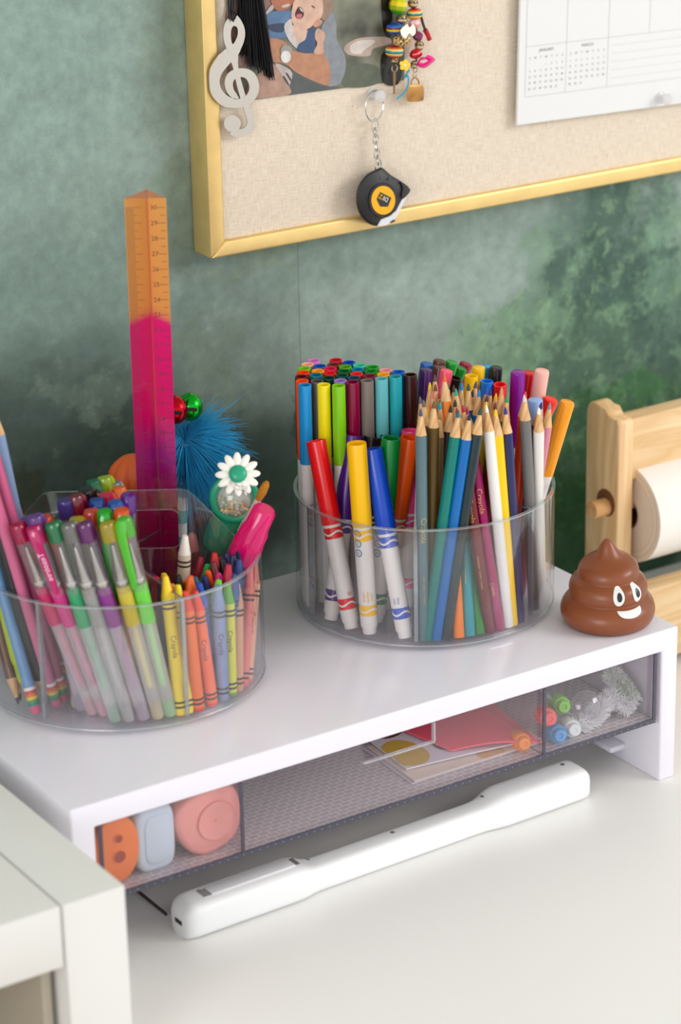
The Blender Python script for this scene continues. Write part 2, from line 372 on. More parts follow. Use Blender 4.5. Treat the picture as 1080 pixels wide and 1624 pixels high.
for x in (.1163, .348): wpart('divider', MB().box(x-.001, x+.001, .0045, .205, dz0+.0022, dz1-.001), SMOKE, drw, smooth=False); wpart('divider_edge', MB().box(x-.0011, x+.0011, .0012, .0022, dz0+.001, dz1), EDGE, drw, smooth=False)
for x in (dx0, dx1-.0022): wpart('side_wall', MB().box(x, x+.0022, .0045, .205, dz0+.0022, dz1-.001), SMOKE, drw, smooth=False)
for x in (dx0-.0002, dx1-.0022): wpart('corner_edge', MB().box(x, x+.0024, .0012, .0022, dz0, dz1), EDGE, drw, smooth=False)
wpart('outer_flange', MB().box(dx1+.0004, RX-.0138, .0015, .012, dz0-.001, dz1), SMOKE, drw, smooth=False)
wpart('back_wall', MB().box(dx0, dx1, .2052, .2074, dz0, dz1-.001), SMOKE, drw, smooth=False)
wpart('bottom_edge', MB().box(dx0, dx1, .0010, .0021, dz0, dz0+.0032), EDGE, drw, smooth=False)
dots = MB()
for i in range(74): x = dx0+.006+i*.0057; dots.box(x, x+.0012, .0007, .0011, dz0+.0013, dz0+.0019)
wpart('edge_dots', dots, M((128, 124, 136), .3), drw, smooth=False)

# ------------------------------------------------------------------ board
YF = at(336, 411.3, 'x', at(306.5, 403, 'y', YW)[0])[1]      # front of the gilt frame
YL = YF+.004                                                # linen face
c0 = at(336, 411.5, 'y', YF); bi = at(356, 382, 'y', YF)
BX0, BZ0, FW = c0[0], c0[2], .0112
BX1, BZ1 = BX0+.90, BZ0+.60
GOLD = M((255, 220, 144), .34, .62, .5, 'gilt_frame', bump=.06, bscale=300, var=.12, vscale=60)
def linen():
    m, nt, out = new_mat('beige_linen')
    p = N(nt, 'ShaderNodeBsdfPrincipled'); p.inputs['Roughness'].default_value = .9; p.inputs['Specular IOR Level'].default_value = .1; nt.links.new(p.outputs[0], out.inputs[0])
    tc = N(nt, 'ShaderNodeTexCoord'); hs = []; cur = None
    for s in ((120, 1, 1500), (1500, 1, 120)):
        mp = N(nt, 'ShaderNodeMapping'); mp.inputs['Scale'].default_value = s; nt.links.new(tc.outputs['Object'], mp.inputs[0])
        n = N(nt, 'ShaderNodeTexNoise'); n.inputs['Scale'].default_value = 1; n.inputs['Detail'].default_value = 2; nt.links.new(mp.outputs[0], n.inputs['Vector']); hs.append(n)
    ad = N(nt, 'ShaderNodeMath', operation='ADD'); nt.links.new(hs[0].outputs[0], ad.inputs[0]); nt.links.new(hs[1].outputs[0], ad.inputs[1])
    mr = N(nt, 'ShaderNodeMapRange'); mr.inputs[1].default_value = .65; mr.inputs[2].default_value = 1.35; nt.links.new(ad.outputs[0], mr.inputs[0])
    mx = N(nt, 'ShaderNodeMix', data_type='RGBA'); mx.inputs[6].default_value = lin((208, 192, 170)); mx.inputs[7].default_value = lin((236, 224, 206)); nt.links.new(mr.outputs[0], mx.inputs[0])
    sp = N(nt, 'ShaderNodeTexNoise'); sp.inputs['Scale'].default_value = 260; sp.inputs['Detail'].default_value = 1; nt.links.new(tc.outputs['Object'], sp.inputs['Vector'])
    m2 = N(nt, 'ShaderNodeMapRange'); m2.inputs[1].default_value = .79; m2.inputs[2].default_value = .88; nt.links.new(sp.outputs[0], m2.inputs[0])
    mx2 = N(nt, 'ShaderNodeMix', data_type='RGBA'); nt.links.new(m2.outputs[0], mx2.inputs[0]); nt.links.new(mx.outputs[2], mx2.inputs[6]); mx2.inputs[7].default_value = lin((150, 120, 92))
    nt.links.new(mx2.outputs[2], p.inputs['Base Color'])
    bp = N(nt, 'ShaderNodeBump'); bp.inputs['Strength'].default_value = .35; bp.inputs['Distance'].default_value = .0004; nt.links.new(ad.outputs[0], bp.inputs['Height']); nt.links.new(bp.outputs[0], p.inputs['Normal'])
    return m
board = thing('pin_board', ((BX0+BX1)/2, YW, BZ0), 'beige linen pin board in a gold frame on the forest wall', 'pin board')
wpart('linen_panel', MB().box(BX0+FW-.001, BX1-FW+.001, YL, YW-.002, BZ0+FW-.001, BZ1-FW+.001), linen(), board, smooth=False)
def frame_bar(a, b, d):
    # mitred bar along one side; a,b outer corners, d inward
    a, b, d = Vector(a), Vector(b), Vector(d); l = (b-a).normalized()
    o0, o1, i0_, i1_ = a, b, a+d*FW+l*FW, b+d*FW-l*FW
    mb = MB(); vs = []
    for q in (o0, o1, i1_, i0_): vs.append((q.x, YF, q.z))
    for q in (o0, o1, i1_, i0_): vs.append((q.x, YW-.0005, q.z))
    return mb.add(vs, [(0, 1, 2, 3), (7, 6, 5, 4), (0, 4, 5, 1), (1, 5, 6, 2), (2, 6, 7, 3), (3, 7, 4, 0)])
P = [(BX0, 0, BZ0), (BX1, 0, BZ0), (BX1, 0, BZ1), (BX0, 0, BZ1)]
for a, b, d in ((0, 1, (0, 0, 1)), (1, 2, (-1, 0, 0)), (2, 3, (0, 0, -1)), (3, 0, (1, 0, 0))):
    wpart('frame_bar', frame_bar(P[a], P[b], d), GOLD, board, bevel=.0016, seg=3, angle=60)
# ================================================================== caddies
CLEAR = clear((253, 253, 254), .06, .55, .02, .010)
RIM = clear((225, 238, 240), .30, .5, .08, .30, (240, 248, 250), 'polished_plastic_rim')
SEAM = clear((205, 212, 218), .35, .5, .06, .25, (235, 240, 245), 'polished_plastic_seam')
CAD = {1: dict(c=(.1190, .1488), R=.0912, plate=-33), 2: dict(c=(.3488, .1375), R=.0888, plate=51)}
ZF = H+.006                                  # inside floor of the caddies
def caddy(k, label):
    c, R, ph = CAD[k]['c'], CAD[k]['R'], rad(CAD[k]['plate'])
    root = thing('desk_caddy', (c[0], c[1], H), label, 'caddy', None)
    def P_(mb, name, mat, **kw): return put(name, mb.mesh(name, **kw), mat, root)
    P_(MB().lathe([(R*.72, 0), (R*.72, .0034)], 64), 'turntable_foot', CLEAR)
    P_(MB().lathe([(R-.0024, .0036), (R-.0024, .0058)], 72), 'caddy_base', CLEAR)
    z0, z1, Ri = .0032, .0852, R-.0022
    P_(MB().lathe([(R-.001, z0), (R, z0+.0015), (R, z1), (Ri, z1), (Ri, z0+.0015), (R-.001, z0)], 96, caps=False), 'caddy_wall', CLEAR)
    P_(MB().lathe([(R+.0001, z1-.0004), (R+.0001, z1+.0005), (Ri-.0001, z1+.0005), (Ri-.0001, z1-.0004)], 96, caps=False), 'rim', RIM)
    P_(MB().lathe([(R+.0001, z0+.0002), (R+.0001, z0+.0012), (R-.0015, z0+.0012)], 96, caps=False), 'lower_rim', RIM)
    # tall middle panel with a hand slot
    Rm = Ri-.0004
    outer = [(-Rm, .006), (Rm, .006), (Rm, .084)] + [(.083, .0855), (.050, .1225), (.046, .1262), (.041, .1275), (-.041, .1275), (-.046, .1262), (-.050, .1225), (-.083, .0855)] + [(-Rm, .084)]
    slot = []
    for cx_, cz_, a0 in ((.034, .108, 0), (-.034, .108, 90), (-.034, .094, 180), (.034, .094, 270)):
        for i in range(5):
            a = rad(a0+22.5*i)
            slot.append((cx_+.006*math.cos(a), cz_+.006*math.sin(a)))
    # right-top corner first: order the slot clockwise, then cut a keyhole
    cc = [math.atan2(z-.101, x) for x, z in slot]
    slot = [p for _, p in sorted(zip(cc, slot), reverse=True)]
    k0 = min(range(len(slot)), key=lambda i: (slot[i][0]-.041)**2+(slot[i][1]-.1275)**2)
    slot = slot[k0:]+slot[:k0]
    poly = outer[:7]+slot+[slot[0]]+outer[6:]
    d = Vector((math.cos(ph), math.sin(ph), 0)); nrm = Vector((-math.sin(ph), math.cos(ph), 0))
    mp = lambda u, v, w_: tuple(d*u+nrm*w_+Vector((0, 0, v)))
    mb = MB(); t = .0011; n = len(poly)
    vs = [mp(u, v, -t) for u, v in poly]+[mp(u, v, t) for u, v in poly]
    fs = [tuple(range(n-1, -1, -1)), tuple(range(n, 2*n))]
    mb.add(vs, fs)
    P_(mb, 'handle_panel', CLEAR, smooth=False)
    e = MB()
    for loop, cl in ((outer[2:]+outer[:1], False), (slot, True)):
        m = len(loop)
        for i in range(m if cl else m-1):
            a, b = loop[i], loop[(i+1) % m]
            e.add([mp(*a, -t), mp(*b, -t), mp(*b, t), mp(*a, t)], [(0, 1, 2, 3)])
    P_(e, 'panel_edge', RIM, smooth=False)
    for da in (-60, -120, 60, 120):
        a = ph+rad(da); dd = Vector((math.cos(a), math.sin(a), 0)); nn = Vector((-math.sin(a), math.cos(a), 0))
        box = MB().box(.003, Ri-.0002, -.0009, .0009, .006, .0845)
        box.v = [tuple(dd*x+nn*y+Vector((0, 0, z))) for x, y, z in box.v]
        P_(box, 'divider', CLEAR, smooth=False)
        eb = MB().box(Ri-.0030, Ri-.0001, -.0012, .0012, .006, .0845).box(.003, Ri-.003, -.0009, .0009, .0845, .0850)
        eb.v = [tuple(dd*x+nn*y+Vector((0, 0, z))) for x, y, z in eb.v]
        P_(eb, 'divider_seam', SEAM, smooth=False)
    sb = MB()
    for s_ in (-1, 1): sb.box(s_*(Rm-.0013)-.0013, s_*(Rm-.0013)+.0013, -.0013, .0013, .006, .0845)
    sb.v = [mp(x, z, y) for x, y, z in sb.v]
    P_(sb, 'panel_seam', SEAM, smooth=False)
    return root
caddy(1, 'round clear acrylic caddy holding gel pens and crayons')
caddy(2, 'round clear acrylic caddy holding markers and colouring pencils')

# ================================================================== sticks: where each one stands
PLACED = {1: [], 2: []}                      # (bottom, top, radius)
def tips_on_ray(tip, B, L):
    """points on the sight line of the tip pixel at distance L from each bottom point B (n,3): two per bottom"""
    d = ray(*tip); a = d @ d; q = CAM-B; b = 2*(q @ d); c = (q*q).sum(1)-L*L
    tm = -b/(2*a); D = np.maximum(b*b-4*a*c, 0); s = np.sqrt(D)/(2*a)
    return CAM+(tm-s)[:, None]*d, CAM+(tm+s)[:, None]*d
def clearance(B, Tt, r, placed):
    if not placed: return np.full(len(B), .02)
    ts = np.linspace(0, 1, 14); best = np.full(len(B), 9.)
    A0 = np.array([p[0] for p in placed]); D0 = np.array([p[1]-p[0] for p in placed]); R0 = np.array([p[2] for p in placed]); dd = (D0*D0).sum(1)
    for t in ts:
        q = B+t*(Tt-B)
        w_ = q[:, None, :]-A0[None]; s = np.clip((w_*D0[None]).sum(2)/dd, 0, 1)
        dist = np.linalg.norm(w_-s[..., None]*D0[None], axis=2)-R0[None]-r
        best = np.minimum(best, dist.min(1))
    return best
def sector_pen(P, k, sec, r):
    c, R = np.array(CAD[k]['c']), CAD[k]['R']; q = P[:, :2]-c
    pen = np.maximum(np.hypot(*q.T)-(R-.0035-r), 0)
    if sec:
        a0, a1 = rad(sec[0]), rad(sec[1])
        pen = pen+np.maximum(-(math.cos(a0)*q[:, 1]-math.sin(a0)*q[:, 0])+r+.001, 0)+np.maximum((math.cos(a1)*q[:, 1]-math.sin(a1)*q[:, 0])+r+.001, 0)
    return pen
def place(k, tip, base, L, r, sec=None, tilt_w=.02, hmax=1.0, zb=0.0, n=900):
    """bottom and top points of a stick whose upper end shows at pixel tip"""
    if base is not None:
        B = at(base[0], base[1], 'z', ZF+zb)[None]
        if sec or True:
            c, R = np.array(CAD[k]['c']), CAD[k]['R']; q = B[0, :2]-c; h = np.hypot(*q)
            if h > R-.0032-r: B[0, :2] = c+q*(R-.0032-r)/h
    else:
        c, R = np.array(CAD[k]['c']), CAD[k]['R']
        a = np.radians(rng.uniform(sec[0], sec[1], n)); h = R*hmax*np.sqrt(rng.uniform(.02, 1, n))
        B = np.c_[c[0]+h*np.cos(a), c[1]+h*np.sin(a), np.full(n, ZF+zb)]
    best = None; Ls = [L] if base is not None else [L*rng.uniform(.94, 1.03, len(B))]
    if base is not None:                     # both ends show: let the length settle the lean
        d_ = ray(*tip); q_ = B[0]-CAM; mn = float(np.linalg.norm(q_-d_*(q_ @ d_)/(d_ @ d_)))
        Ls = [mn*1.0005+(max(L, mn)*1.03-mn)*i/14 for i in range(15)]
    for L_ in Ls:
      for Tt in tips_on_ray(tip, B, L_):
        v = Tt-B; ln = np.linalg.norm(v, axis=1); tilt = np.degrees(np.arccos(np.clip(v[:, 2]/ln, -1, 1)))
        f = np.clip((H+.083-B[:, 2])/np.maximum(v[:, 2], 1e-6), 0, 1); Q = B+f[:, None]*v
        cost = 8*sector_pen(Q, k, sec if base is None else None, r)+ (8*sector_pen(B, k, sec, r) if base is None else 0)
        cost = cost+tilt_w*np.maximum(tilt-4, 0)*.02 + np.maximum(tilt-(9 if base is None else 16), 0)*(.0035 if base is None else .0015) + (.6 if base is None else .15)*np.abs(ln-L)
        cost = cost-9*np.minimum(clearance(B, Tt, r, PLACED[k]), .0002)
        if base is None and PLACED[k]:       # what shows higher in the picture stands farther back
            dT = (Tt-CAM) @ _f
            for pb, pt, pr in PLACED[k]:
                w_ = pt-CAM; z_ = w_ @ _f; px, py = 540+FPX*(w_ @ _r)/z_, 812-FPX*(w_ @ _u)/z_
                if abs(px-tip[0]) < 16 and py > tip[1]+1.5: cost = cost+.9*np.maximum(z_+.5*(r+pr)-dT, 0)
        i = int(np.argmin(cost))
        if best is None or cost[i] < best[0]: best = (cost[i], B[i], Tt[i])
    PLACED[k].append((best[1], best[2], r))
    return best[1], best[2]
def stick_root(name, B, T_, label, cat, group=None, spin=0.0):
    """Empty at the stick's lower end, z along the stick, x towards the room"""
    o = thing(name, tuple(B), label, cat, group)
    z = Vector(T_-B).normalized(); x = Vector((-.5446, -.8387, 0)); x = (x-z*x.dot(z)).normalized(); y = z.cross(x)
    m = Matrix((x, y, z)).transposed() @ Matrix.Rotation(spin, 3, 'Z')
    o.rotation_euler = m.to_euler()
    return o

# ------------------------------------------------------------------ colouring pencils
WOODTIP = wood((232, 190, 136), (206, 158, 104), 3.0, 'z', 'sharpened_cedar', .6)
GOLDFOIL = M((214, 178, 104), .3, .8, key='gold_foil')
PR = .0038
def pencil(root, L, body, lead, blunt=False, letter=None, phi=0.0, down=False):
    L = round(L, 3); zc = L-.0175
    part('barrel', ('pb', L), lambda: MB().lathe([(PR-.0002, 0), (PR, .0004), (PR, zc)], 14), M(body, .28, key='pencil_lacquer'), root)
    part('sharpened_wood', ('pw', L, blunt), lambda: MB().lathe([(PR-.0001, zc), (.0021 if blunt else .0013, L-(.008 if blunt else .0048))]+([(.0006, L-.006)] if blunt else []), 14), WOODTIP, root)
    if not blunt:
        part('lead', ('pl', L), lambda: MB().lathe([(.0013, L-.0048), (.0011, L-.0026), (.0005, L-.0006), (.0002, L)], 10), M(lead, .55, key='pencil_lead'), root)
    if letter:
        mb = MB()
        for body_, size, z in letter:
            t = wrap(text_mb(body_, size, 2), PR+.00012, z, phi, -1); mb.add(t.v, t.f)
        put('lettering', flat_mesh(mb, 'lettering'), GOLDFOIL, root)
GP = 'colouring pencils in the clear caddy'
S2 = dict(broad=(171, 231), pencil=(231, 291), right=(291, 351), backr=(351, 411), back=(51, 111), fine=(111, 171))
C_ = 'Crayola'
pencils = [ # colour name, tip, bottom or sector, barrel, lead, extra
 ('slate grey-blue', (667.2, 648), (671, 1019), (92, 118, 124), (70, 70, 110), dict(letter=[(C_, .0056, .078), ('slate • pizarra • ardoise', .0022, .036)], phi=.25)),
 ('teal green', (727.5, 650), (677, 1023), (0, 122, 112), (30, 100, 110), dict(letter=[(C_, .005, .078)], phi=1.15)),
 ('bright blue', (745, 655.6), (694, 1023), (0, 104, 178), (30, 20, 70), {}),
 ('blackish green', (762.5, 646.5), (710, 1021), (28, 48, 52), (20, 70, 60), {}),
 ('orange', (704.8, 594.6), (733, 1017), (245, 130, 20), (235, 100, 30), {}),
 ('aqua', (723, 617), (751, 1014), (30, 150, 160), (10, 170, 140), dict(letter=[('turquoise • turquesa • turquoise', .0022, .050)], phi=-.2)),
 ('leaf green', (706.8, 649), (770, 1012), (20, 130, 30), (60, 100, 40), {}),
 ('mahogany red', (724, 647), (786, 1007), (112, 26, 34), (130, 40, 60), dict(letter=[(C_, .0056, .088), ('mahogany • caoba • acajou', .0022, .044)], phi=-.15)),
 ('magenta', (740, 645), (802, 1003), (160, 10, 92), (150, 30, 90), dict(letter=[(C_, .0056, .092), (C_, .003, .030)], phi=0.0)),
 ('white', (771, 642.6), (817, 997), (238, 236, 230), (245, 242, 236), {}),
 ('golden yellow', (785.7, 648), (827, 995), (250, 205, 0), (248, 200, 10), {}),
 ('navy blue', (801.3, 645.6), (840, 990), (36, 40, 92), (40, 50, 140), {}),
 ('dark olive brown', (688, 636), (683, 1004), (88, 66, 22), (104, 84, 44), {}),
 ('metallic gold', (695.7, 651), (695, 1004), (150, 124, 88), (0, 0, 0), dict(blunt=True)),
 ('silver grey', (831.3, 626), 'right', (112, 110, 108), (210, 212, 212), {}),
 ('chalk white', (854.7, 646), 'right', (236, 232, 226), (245, 245, 240), {}),
 ('rose pink', (872.6, 637.8), 'right', (222, 134, 156), (140, 140, 150), dict(letter=[(C_, .0045, .082)], phi=.3)),
 ('scarlet-tipped', (833.5, 621), 'right', (220, 60, 20), (225, 66, 20), {}),
 ('indigo-tipped', (859, 637.8), 'right', (60, 44, 110), (56, 40, 110), {}),
 ('crimson-tipped', (733.3, 642.6), 'pencil', (180, 20, 50), (196, 24, 50), {}), ('coal black-tipped', (715, 643), 'pencil', (30, 30, 32), (30, 34, 36), {}),
 ('brick-red-tipped', (785.7, 639), 'pencil', (110, 40, 30), (116, 50, 40), {}), ('lemon-tipped', (771.6, 636), 'pencil', (240, 220, 20), (240, 205, 20), {}),
 ('grey-brown-tipped', (671.8, 635), 'pencil', (96, 84, 84), (108, 98, 100), {}), ('vermilion-tipped', (682.8, 638), 'pencil', (236, 84, 40), (236, 90, 50), {}),
 ('cyan-tipped', (698, 638.7), 'pencil', (20, 170, 210), (20, 176, 212), {}), ('hot-pink-tipped', (705.9, 633.5), 'pencil', (226, 70, 150), (228, 80, 160), {}),
 ('bottle-green-tipped', (697.7, 633), 'pencil', (20, 90, 70), (24, 92, 76), {}), ('charcoal-tipped', (722, 633), 'pencil', (40, 40, 40), (44, 44, 44), {}),
 ('smoke-grey-tipped', (666, 628), 'pencil', (90, 90, 92), (96, 98, 100), {}), ('plum-tipped', (772.9, 625.7), 'pencil', (90, 40, 80), (92, 44, 82), {}),
 ('coral-tipped', (684.7, 620.6), 'pencil', (236, 112, 110), (240, 124, 120), {}), ('ruby-tipped', (696, 622.5), 'pencil', (190, 14, 34), (196, 16, 36), {}),
 ('orange-red-tipped', (708, 619), 'pencil', (230, 50, 20), (234, 54, 28), {}), ('emerald-tipped', (804, 628), 'pencil', (30, 150, 80), (34, 160, 84), {}),
 ('amber-tipped', (787, 623.5), 'pencil', (246, 180, 10), (248, 186, 10), {}), ('slate-blue-tipped', (760.5, 624), 'pencil', (64, 80, 110), (70, 86, 116), {}),
 ('azure-tipped', (760.5, 618), 'pencil', (10, 120, 200), (10, 130, 206), {}), ('dark-violet-tipped', (750, 618), 'pencil', (60, 40, 80), (64, 44, 84), {}),
 ('chestnut-tipped', (690.8, 610), 'pencil', (112, 66, 30), (116, 70, 36), {}), ('yellow-tipped', (681.7, 606), 'pencil', (246, 206, 10), (246, 206, 10), {}),
 ('scarlet-red-tipped', (688, 604), 'pencil', (226, 50, 40), (228, 56, 44), {}), ('forest-green-tipped', (710, 606), 'pencil', (10, 110, 50), (14, 112, 54), {}),
 ('dark-brown-tipped', (719.3, 611.5), 'pencil', (72, 40, 30), (76, 44, 36), {}), ('sky-blue-tipped', (732.7, 607.6), 'pencil', (20, 130, 210), (20, 134, 214), {}),
 ('dark-teal-tipped', (743, 609), 'pencil', (20, 60, 80), (24, 64, 84), {}), ('purple-tipped', (755.4, 605), 'pencil', (90, 64, 120), (94, 68, 124), {}),
 ('cobalt-tipped', (772.9, 614.7), 'pencil', (30, 80, 190), (34, 84, 196), {}), ('ink-blue-tipped', (778, 616), 'pencil', (40, 40, 110), (44, 44, 116), {}),
 ('mauve-brown-tipped', (689.3, 594.6), 'pencil', (84, 54, 66), (88, 58, 70), {}), ('tan-tipped', (796, 614), 'pencil', (200, 150, 100), (206, 160, 110), {}),
]
for nm, tip, b, body, lead, kw in pencils:
    B, T_ = place(2, tip, None if isinstance(b, str) else b, .163, PR, S2[b] if isinstance(b, str) else None, hmax=.74 if b == 'pencil' else 1.0)
    seen = 'coloured pencil' if not nm.endswith('tipped') else 'pencil'
    lab = ('%s lacquered colouring pencil standing among the pencils in the marker caddy' % nm) if not nm.endswith('tipped') else ('sharpened wooden pencil with %s lead in the pencil bunch' % nm.replace('-tipped', ''))
    if nm in ('silver grey', 'chalk white', 'rose pink'): lab = '%s colouring pencil leaning right towards the orange marker' % nm
    if kw.get('blunt'): lab = 'metallic gold pencil with a blunt bare wooden end in the marker caddy'
    o = stick_root('colouring_pencil', B, T_, lab, 'pencil', GP)
    pencil(o, float(np.linalg.norm(T_-B)), body, lead, **kw)

# ------------------------------------------------------------------ markers
WHITEP = M((236, 230, 224), .38, key='white_marker_barrel')
def cap_profile(r, z0, z1): return [(r*.97, z0), (r, z0+.001), (r*.97, z1-.0008), (r*.94, z1), (r*.76, z1), (r*.72, z1-.006), (.0002, z1-.006)]
def broad(root, L, col, letter=None, spin=0):
    L = round(L, 3); cm = M(tuple(min(255, v*1.1) for v in col), .25, key='marker_cap')
    part('barrel', ('bb', L), lambda: MB().lathe([(.0054, .0045), (.0057, .006), (.0061, .05), (.0061, L-.054)], 24), WHITEP, root)
    part('end_plug', ('bp',), lambda: MB().lathe([(.0044, 0), (.0047, .0006), (.0047, .0048)], 20), WHITEP, root)
    part('cap', ('bc', L), lambda: MB().lathe(cap_profile(.0067, L-.0565, L), 24), cm, root)
    for z in (.0135, L-.066):
        part('wave_band', ('bw', round(z, 3)), lambda: MB().lathe([(.00618 if z > .03 else .00590, z), (.0062 if z > .03 else .00595, z+.0075)], 24, caps=False), cm, root)
        def wave():
            mb = MB(); r = .0063 if z > .03 else .00605
            for j in range(48):
                a, b = 2*math.pi*j/48, 2*math.pi*(j+1)/48
                za, zb_ = z+.0037+.0011*math.sin(3*a), z+.0037+.0011*math.sin(3*b)
                mb.add([(r*math.cos(a), r*math.sin(a), za-.0007), (r*math.cos(b), r*math.sin(b), zb_-.0007), (r*math.cos(b), r*math.sin(b), zb_+.0007), (r*math.cos(a), r*math.sin(a), za+.0007)], [(0, 1, 2, 3)])
            return mb
        part('wave_line', ('bwl', round(z, 3)), wave, WHITEP, root)
    for b_, size, z, ph, c in (letter or []):
        t = wrap(text_mb(b_, size, 2), .00622, z, ph, -1)
        put('lettering', flat_mesh(t, 'lettering'), M(c, .5, key='marker_print'), root)
def badge(root, z, ph, c=(70, 130, 160)):
    # three small round printed badges one above the other
    mb = MB()
    for i in range(3):
        zc = z+i*.0066; r = .00625
        for j in range(20):
            a, b = 2*math.pi*j/20, 2*math.pi*(j+1)/20
            q = lambda t, s: (r*math.cos(ph+s*math.cos(t)/r), r*math.sin(ph+s*math.cos(t)/r), zc+s*math.sin(t))
            mb.add([q(a, .0027), q(b, .0027), q(b, .0020), q(a, .0020)], [(0, 1, 2, 3)])
        for j in range(5):
            a = 2*math.pi*j/5
            q = lambda t, s: (r*math.cos(ph+s*math.cos(t)/r), r*math.sin(ph+s*math.cos(t)/r), zc+s*math.sin(t))
            mb.add([q(a, .0015), q(a+.6, .0006), q(a-.6, .0006)], [(0, 1, 2)])
    put('badge_print', flat_mesh(mb, 'badge_print'), M(c, .5, key='marker_print'), root)
GB = 'broad markers in the clear caddy'
BW = S2['broad']
broads = [('red', (501, 699), (549, 1000), (214, 14, 18), [('®', .004, .024, .5, (220, 70, 60))], None),
 ('golden yellow', (565.3, 702), (581, 1007), (246, 178, 0), [('jaune\namarillo\nyellow', .0026, .027, .1, (240, 180, 20))], (.058, -.65)),
 ('blue', (590, 711), (641, 1015), (8, 66, 180), [('blue\nazul', .0026, .026, -.25, (80, 90, 170))], None),
 ('purple', (561, 689), (515, 985), (66, 20, 112), [('ultra-clean\nwashable', .003, .030, .3, (90, 60, 130))], None),
 ('green', (620, 695.5), (597, 984), (0, 116, 46), [], (.05, -.6)), ('orange', (650.7, 693), (607, 964), (232, 84, 8), [('ultra-clean', .003, .058, .2, (60, 90, 150))], None),
 ('black', (593, 690), (572, 950), (24, 18, 22), [], None), ('brown', (625, 688), (618, 944), (92, 36, 24), [], None),
 ('bright pink', (652, 681), (646, 960), (226, 70, 136), [], None), ('charcoal grey', (653, 674), (648, 940), (62, 54, 56), [], None)]
for nm, tip, b, col, let, bd in broads:
    B, T_ = place(2, tip, b if b is not BW else None, .1325, .0066, BW if b is BW else None, hmax=.62)
    o = stick_root('broad_marker', B, T_, 'thick white-barrelled felt marker with a %s cap' % nm, 'marker', GB)
    broad(o, float(np.linalg.norm(T_-B)), col, let)
    if bd: badge(o, bd[0], bd[1])

def fine(root, L, col, hollow=True, r=.0046):
    L = round(L, 3); cm = M(tuple(min(255, v*1.1) for v in col), .22, key='marker_cap')
    part('barrel', ('fb', L, r), lambda: MB().lathe([(r*.72, 0), (r*.78, .001), (r*.8, .006), (r*.9, .008), (r*.92, L-.05)], 18), WHITEP, root)
    part('cap', ('fc', L, hollow, r), lambda: MB().lathe(cap_profile(r, L-.055, L) if hollow else [(r*.97, L-.055), (r, L-.054), (r*.97, L-.0012), (r*.9, L-.0003), (r*.8, L)], 20), cm, root)
    part('end_plug', ('fe', r), lambda: MB().lathe([(r*.5, -.0001), (r*.6, .0012), (r*.6, .002)], 14), cm, root)
GF = 'slim markers standing at the back of the clear caddy'
fines = [('azure blue', 479, 610, (20, 130, 190)), ('yellow', 513, 609.4, (226, 208, 10)), ('lime', 536.9, 611, (120, 186, 20)), ('burgundy', 559.7, 604.7, (122, 0, 52)),
 ('taupe grey', 582, 603.2, (116, 106, 100)), ('pale aqua', 604.8, 599.8, (92, 172, 178)), ('turquoise', 627.2, 596.8, (26, 150, 160)), ('dark brown', 650.8, 594, (46, 14, 14)),
 ('orange-red', 475, 603.7, (236, 70, 10)), ('dark grey', 503.2, 604, (82, 76, 78)), ('lavender', 540, 603, (150, 120, 192)), ('petrol blue', 561.8, 599, (28, 70, 88)),
 ('blackish green', 521, 599, (8, 58, 40)), ('russet brown', 477.7, 597.5, (84, 22, 16)), ('vermilion', 481, 589.4, (232, 60, 12)), ('deep teal', 501, 594, (10, 110, 120)),
 ('pine green', 542.4, 595, (4, 72, 50)), ('tomato red', 565, 593, (216, 40, 36)), ('wine', 586.3, 595.8, (132, 20, 62)), ('amber', 607.6, 593.6, (242, 162, 10)),
 ('cobalt blue', 632, 589.4, (14, 90, 182)), ('apple green', 481.5, 583, (110, 190, 20)), ('ochre', 504.3, 587.7, (236, 150, 20)), ('scarlet', 523, 591.5, (212, 20, 30)),
 ('bottle green', 545.2, 588.3, (0, 92, 40)), ('peacock blue', 567, 586, (10, 120, 152)), ('fern green', 588.4, 587.7, (10, 126, 30)), ('blush pink', 611.4, 586.6, (226, 150, 160)),
 ('peach', 478.7, 578, (240, 172, 142)), ('royal blue', 507, 580.2, (10, 80, 172)), ('raspberry', 524, 583.8, (206, 20, 70)), ('leaf green', 547.5, 581, (82, 162, 20)),
 ('mint', 570, 578.7, (62, 192, 152)), ('kelly green', 590.5, 582.4, (20, 152, 30)), ('orchid', 496.8, 571.7, (206, 122, 192)), ('reddish brown', 528.8, 578, (122, 42, 36)),
 ('crimson', 532.6, 570.6, (192, 14, 42)), ('ultramarine', 553.3, 574.5, (10, 70, 172))]
LF = .158
FP = np.array([at(px, py, 'z', ZF+LF)[:2] for _, px, py, _ in fines]); F0 = FP.copy()
for it in range(60):                          # let the upright markers settle side by side
    for i in range(len(FP)):
        d = FP-FP[i]; h = np.hypot(*d.T); j = np.where((h < .0093) & (h > 1e-6))[0]
        for q in j:
            s = d[q]/h[q]*(.0093-h[q])*.25; FP[q] += s; FP[i] -= s
    q = FP-np.array(CAD[2]['c']); h = np.hypot(*q.T); lim = CAD[2]['R']-.0075
    FP = np.where((h > lim)[:, None], np.array(CAD[2]['c'])+q*(lim/np.maximum(h, 1e-6))[:, None], FP)
    FP += (F0-FP)*.05
for (nm, px, py, col), xy in zip(fines, FP):
    B = np.array([xy[0], xy[1], ZF]); T_ = B+np.array([0, 0, LF]); PLACED[2].append((B, T_, .0046))
    o = stick_root('slim_marker', B, T_, 'upright slim marker with an open-ended %s cap' % nm, 'marker', GF)
    fine(o, LF, col)
GM = 'slim markers leaning behind the pencils'
R_, K_, Q_ = S2['right'], S2['backr'], S2['back']
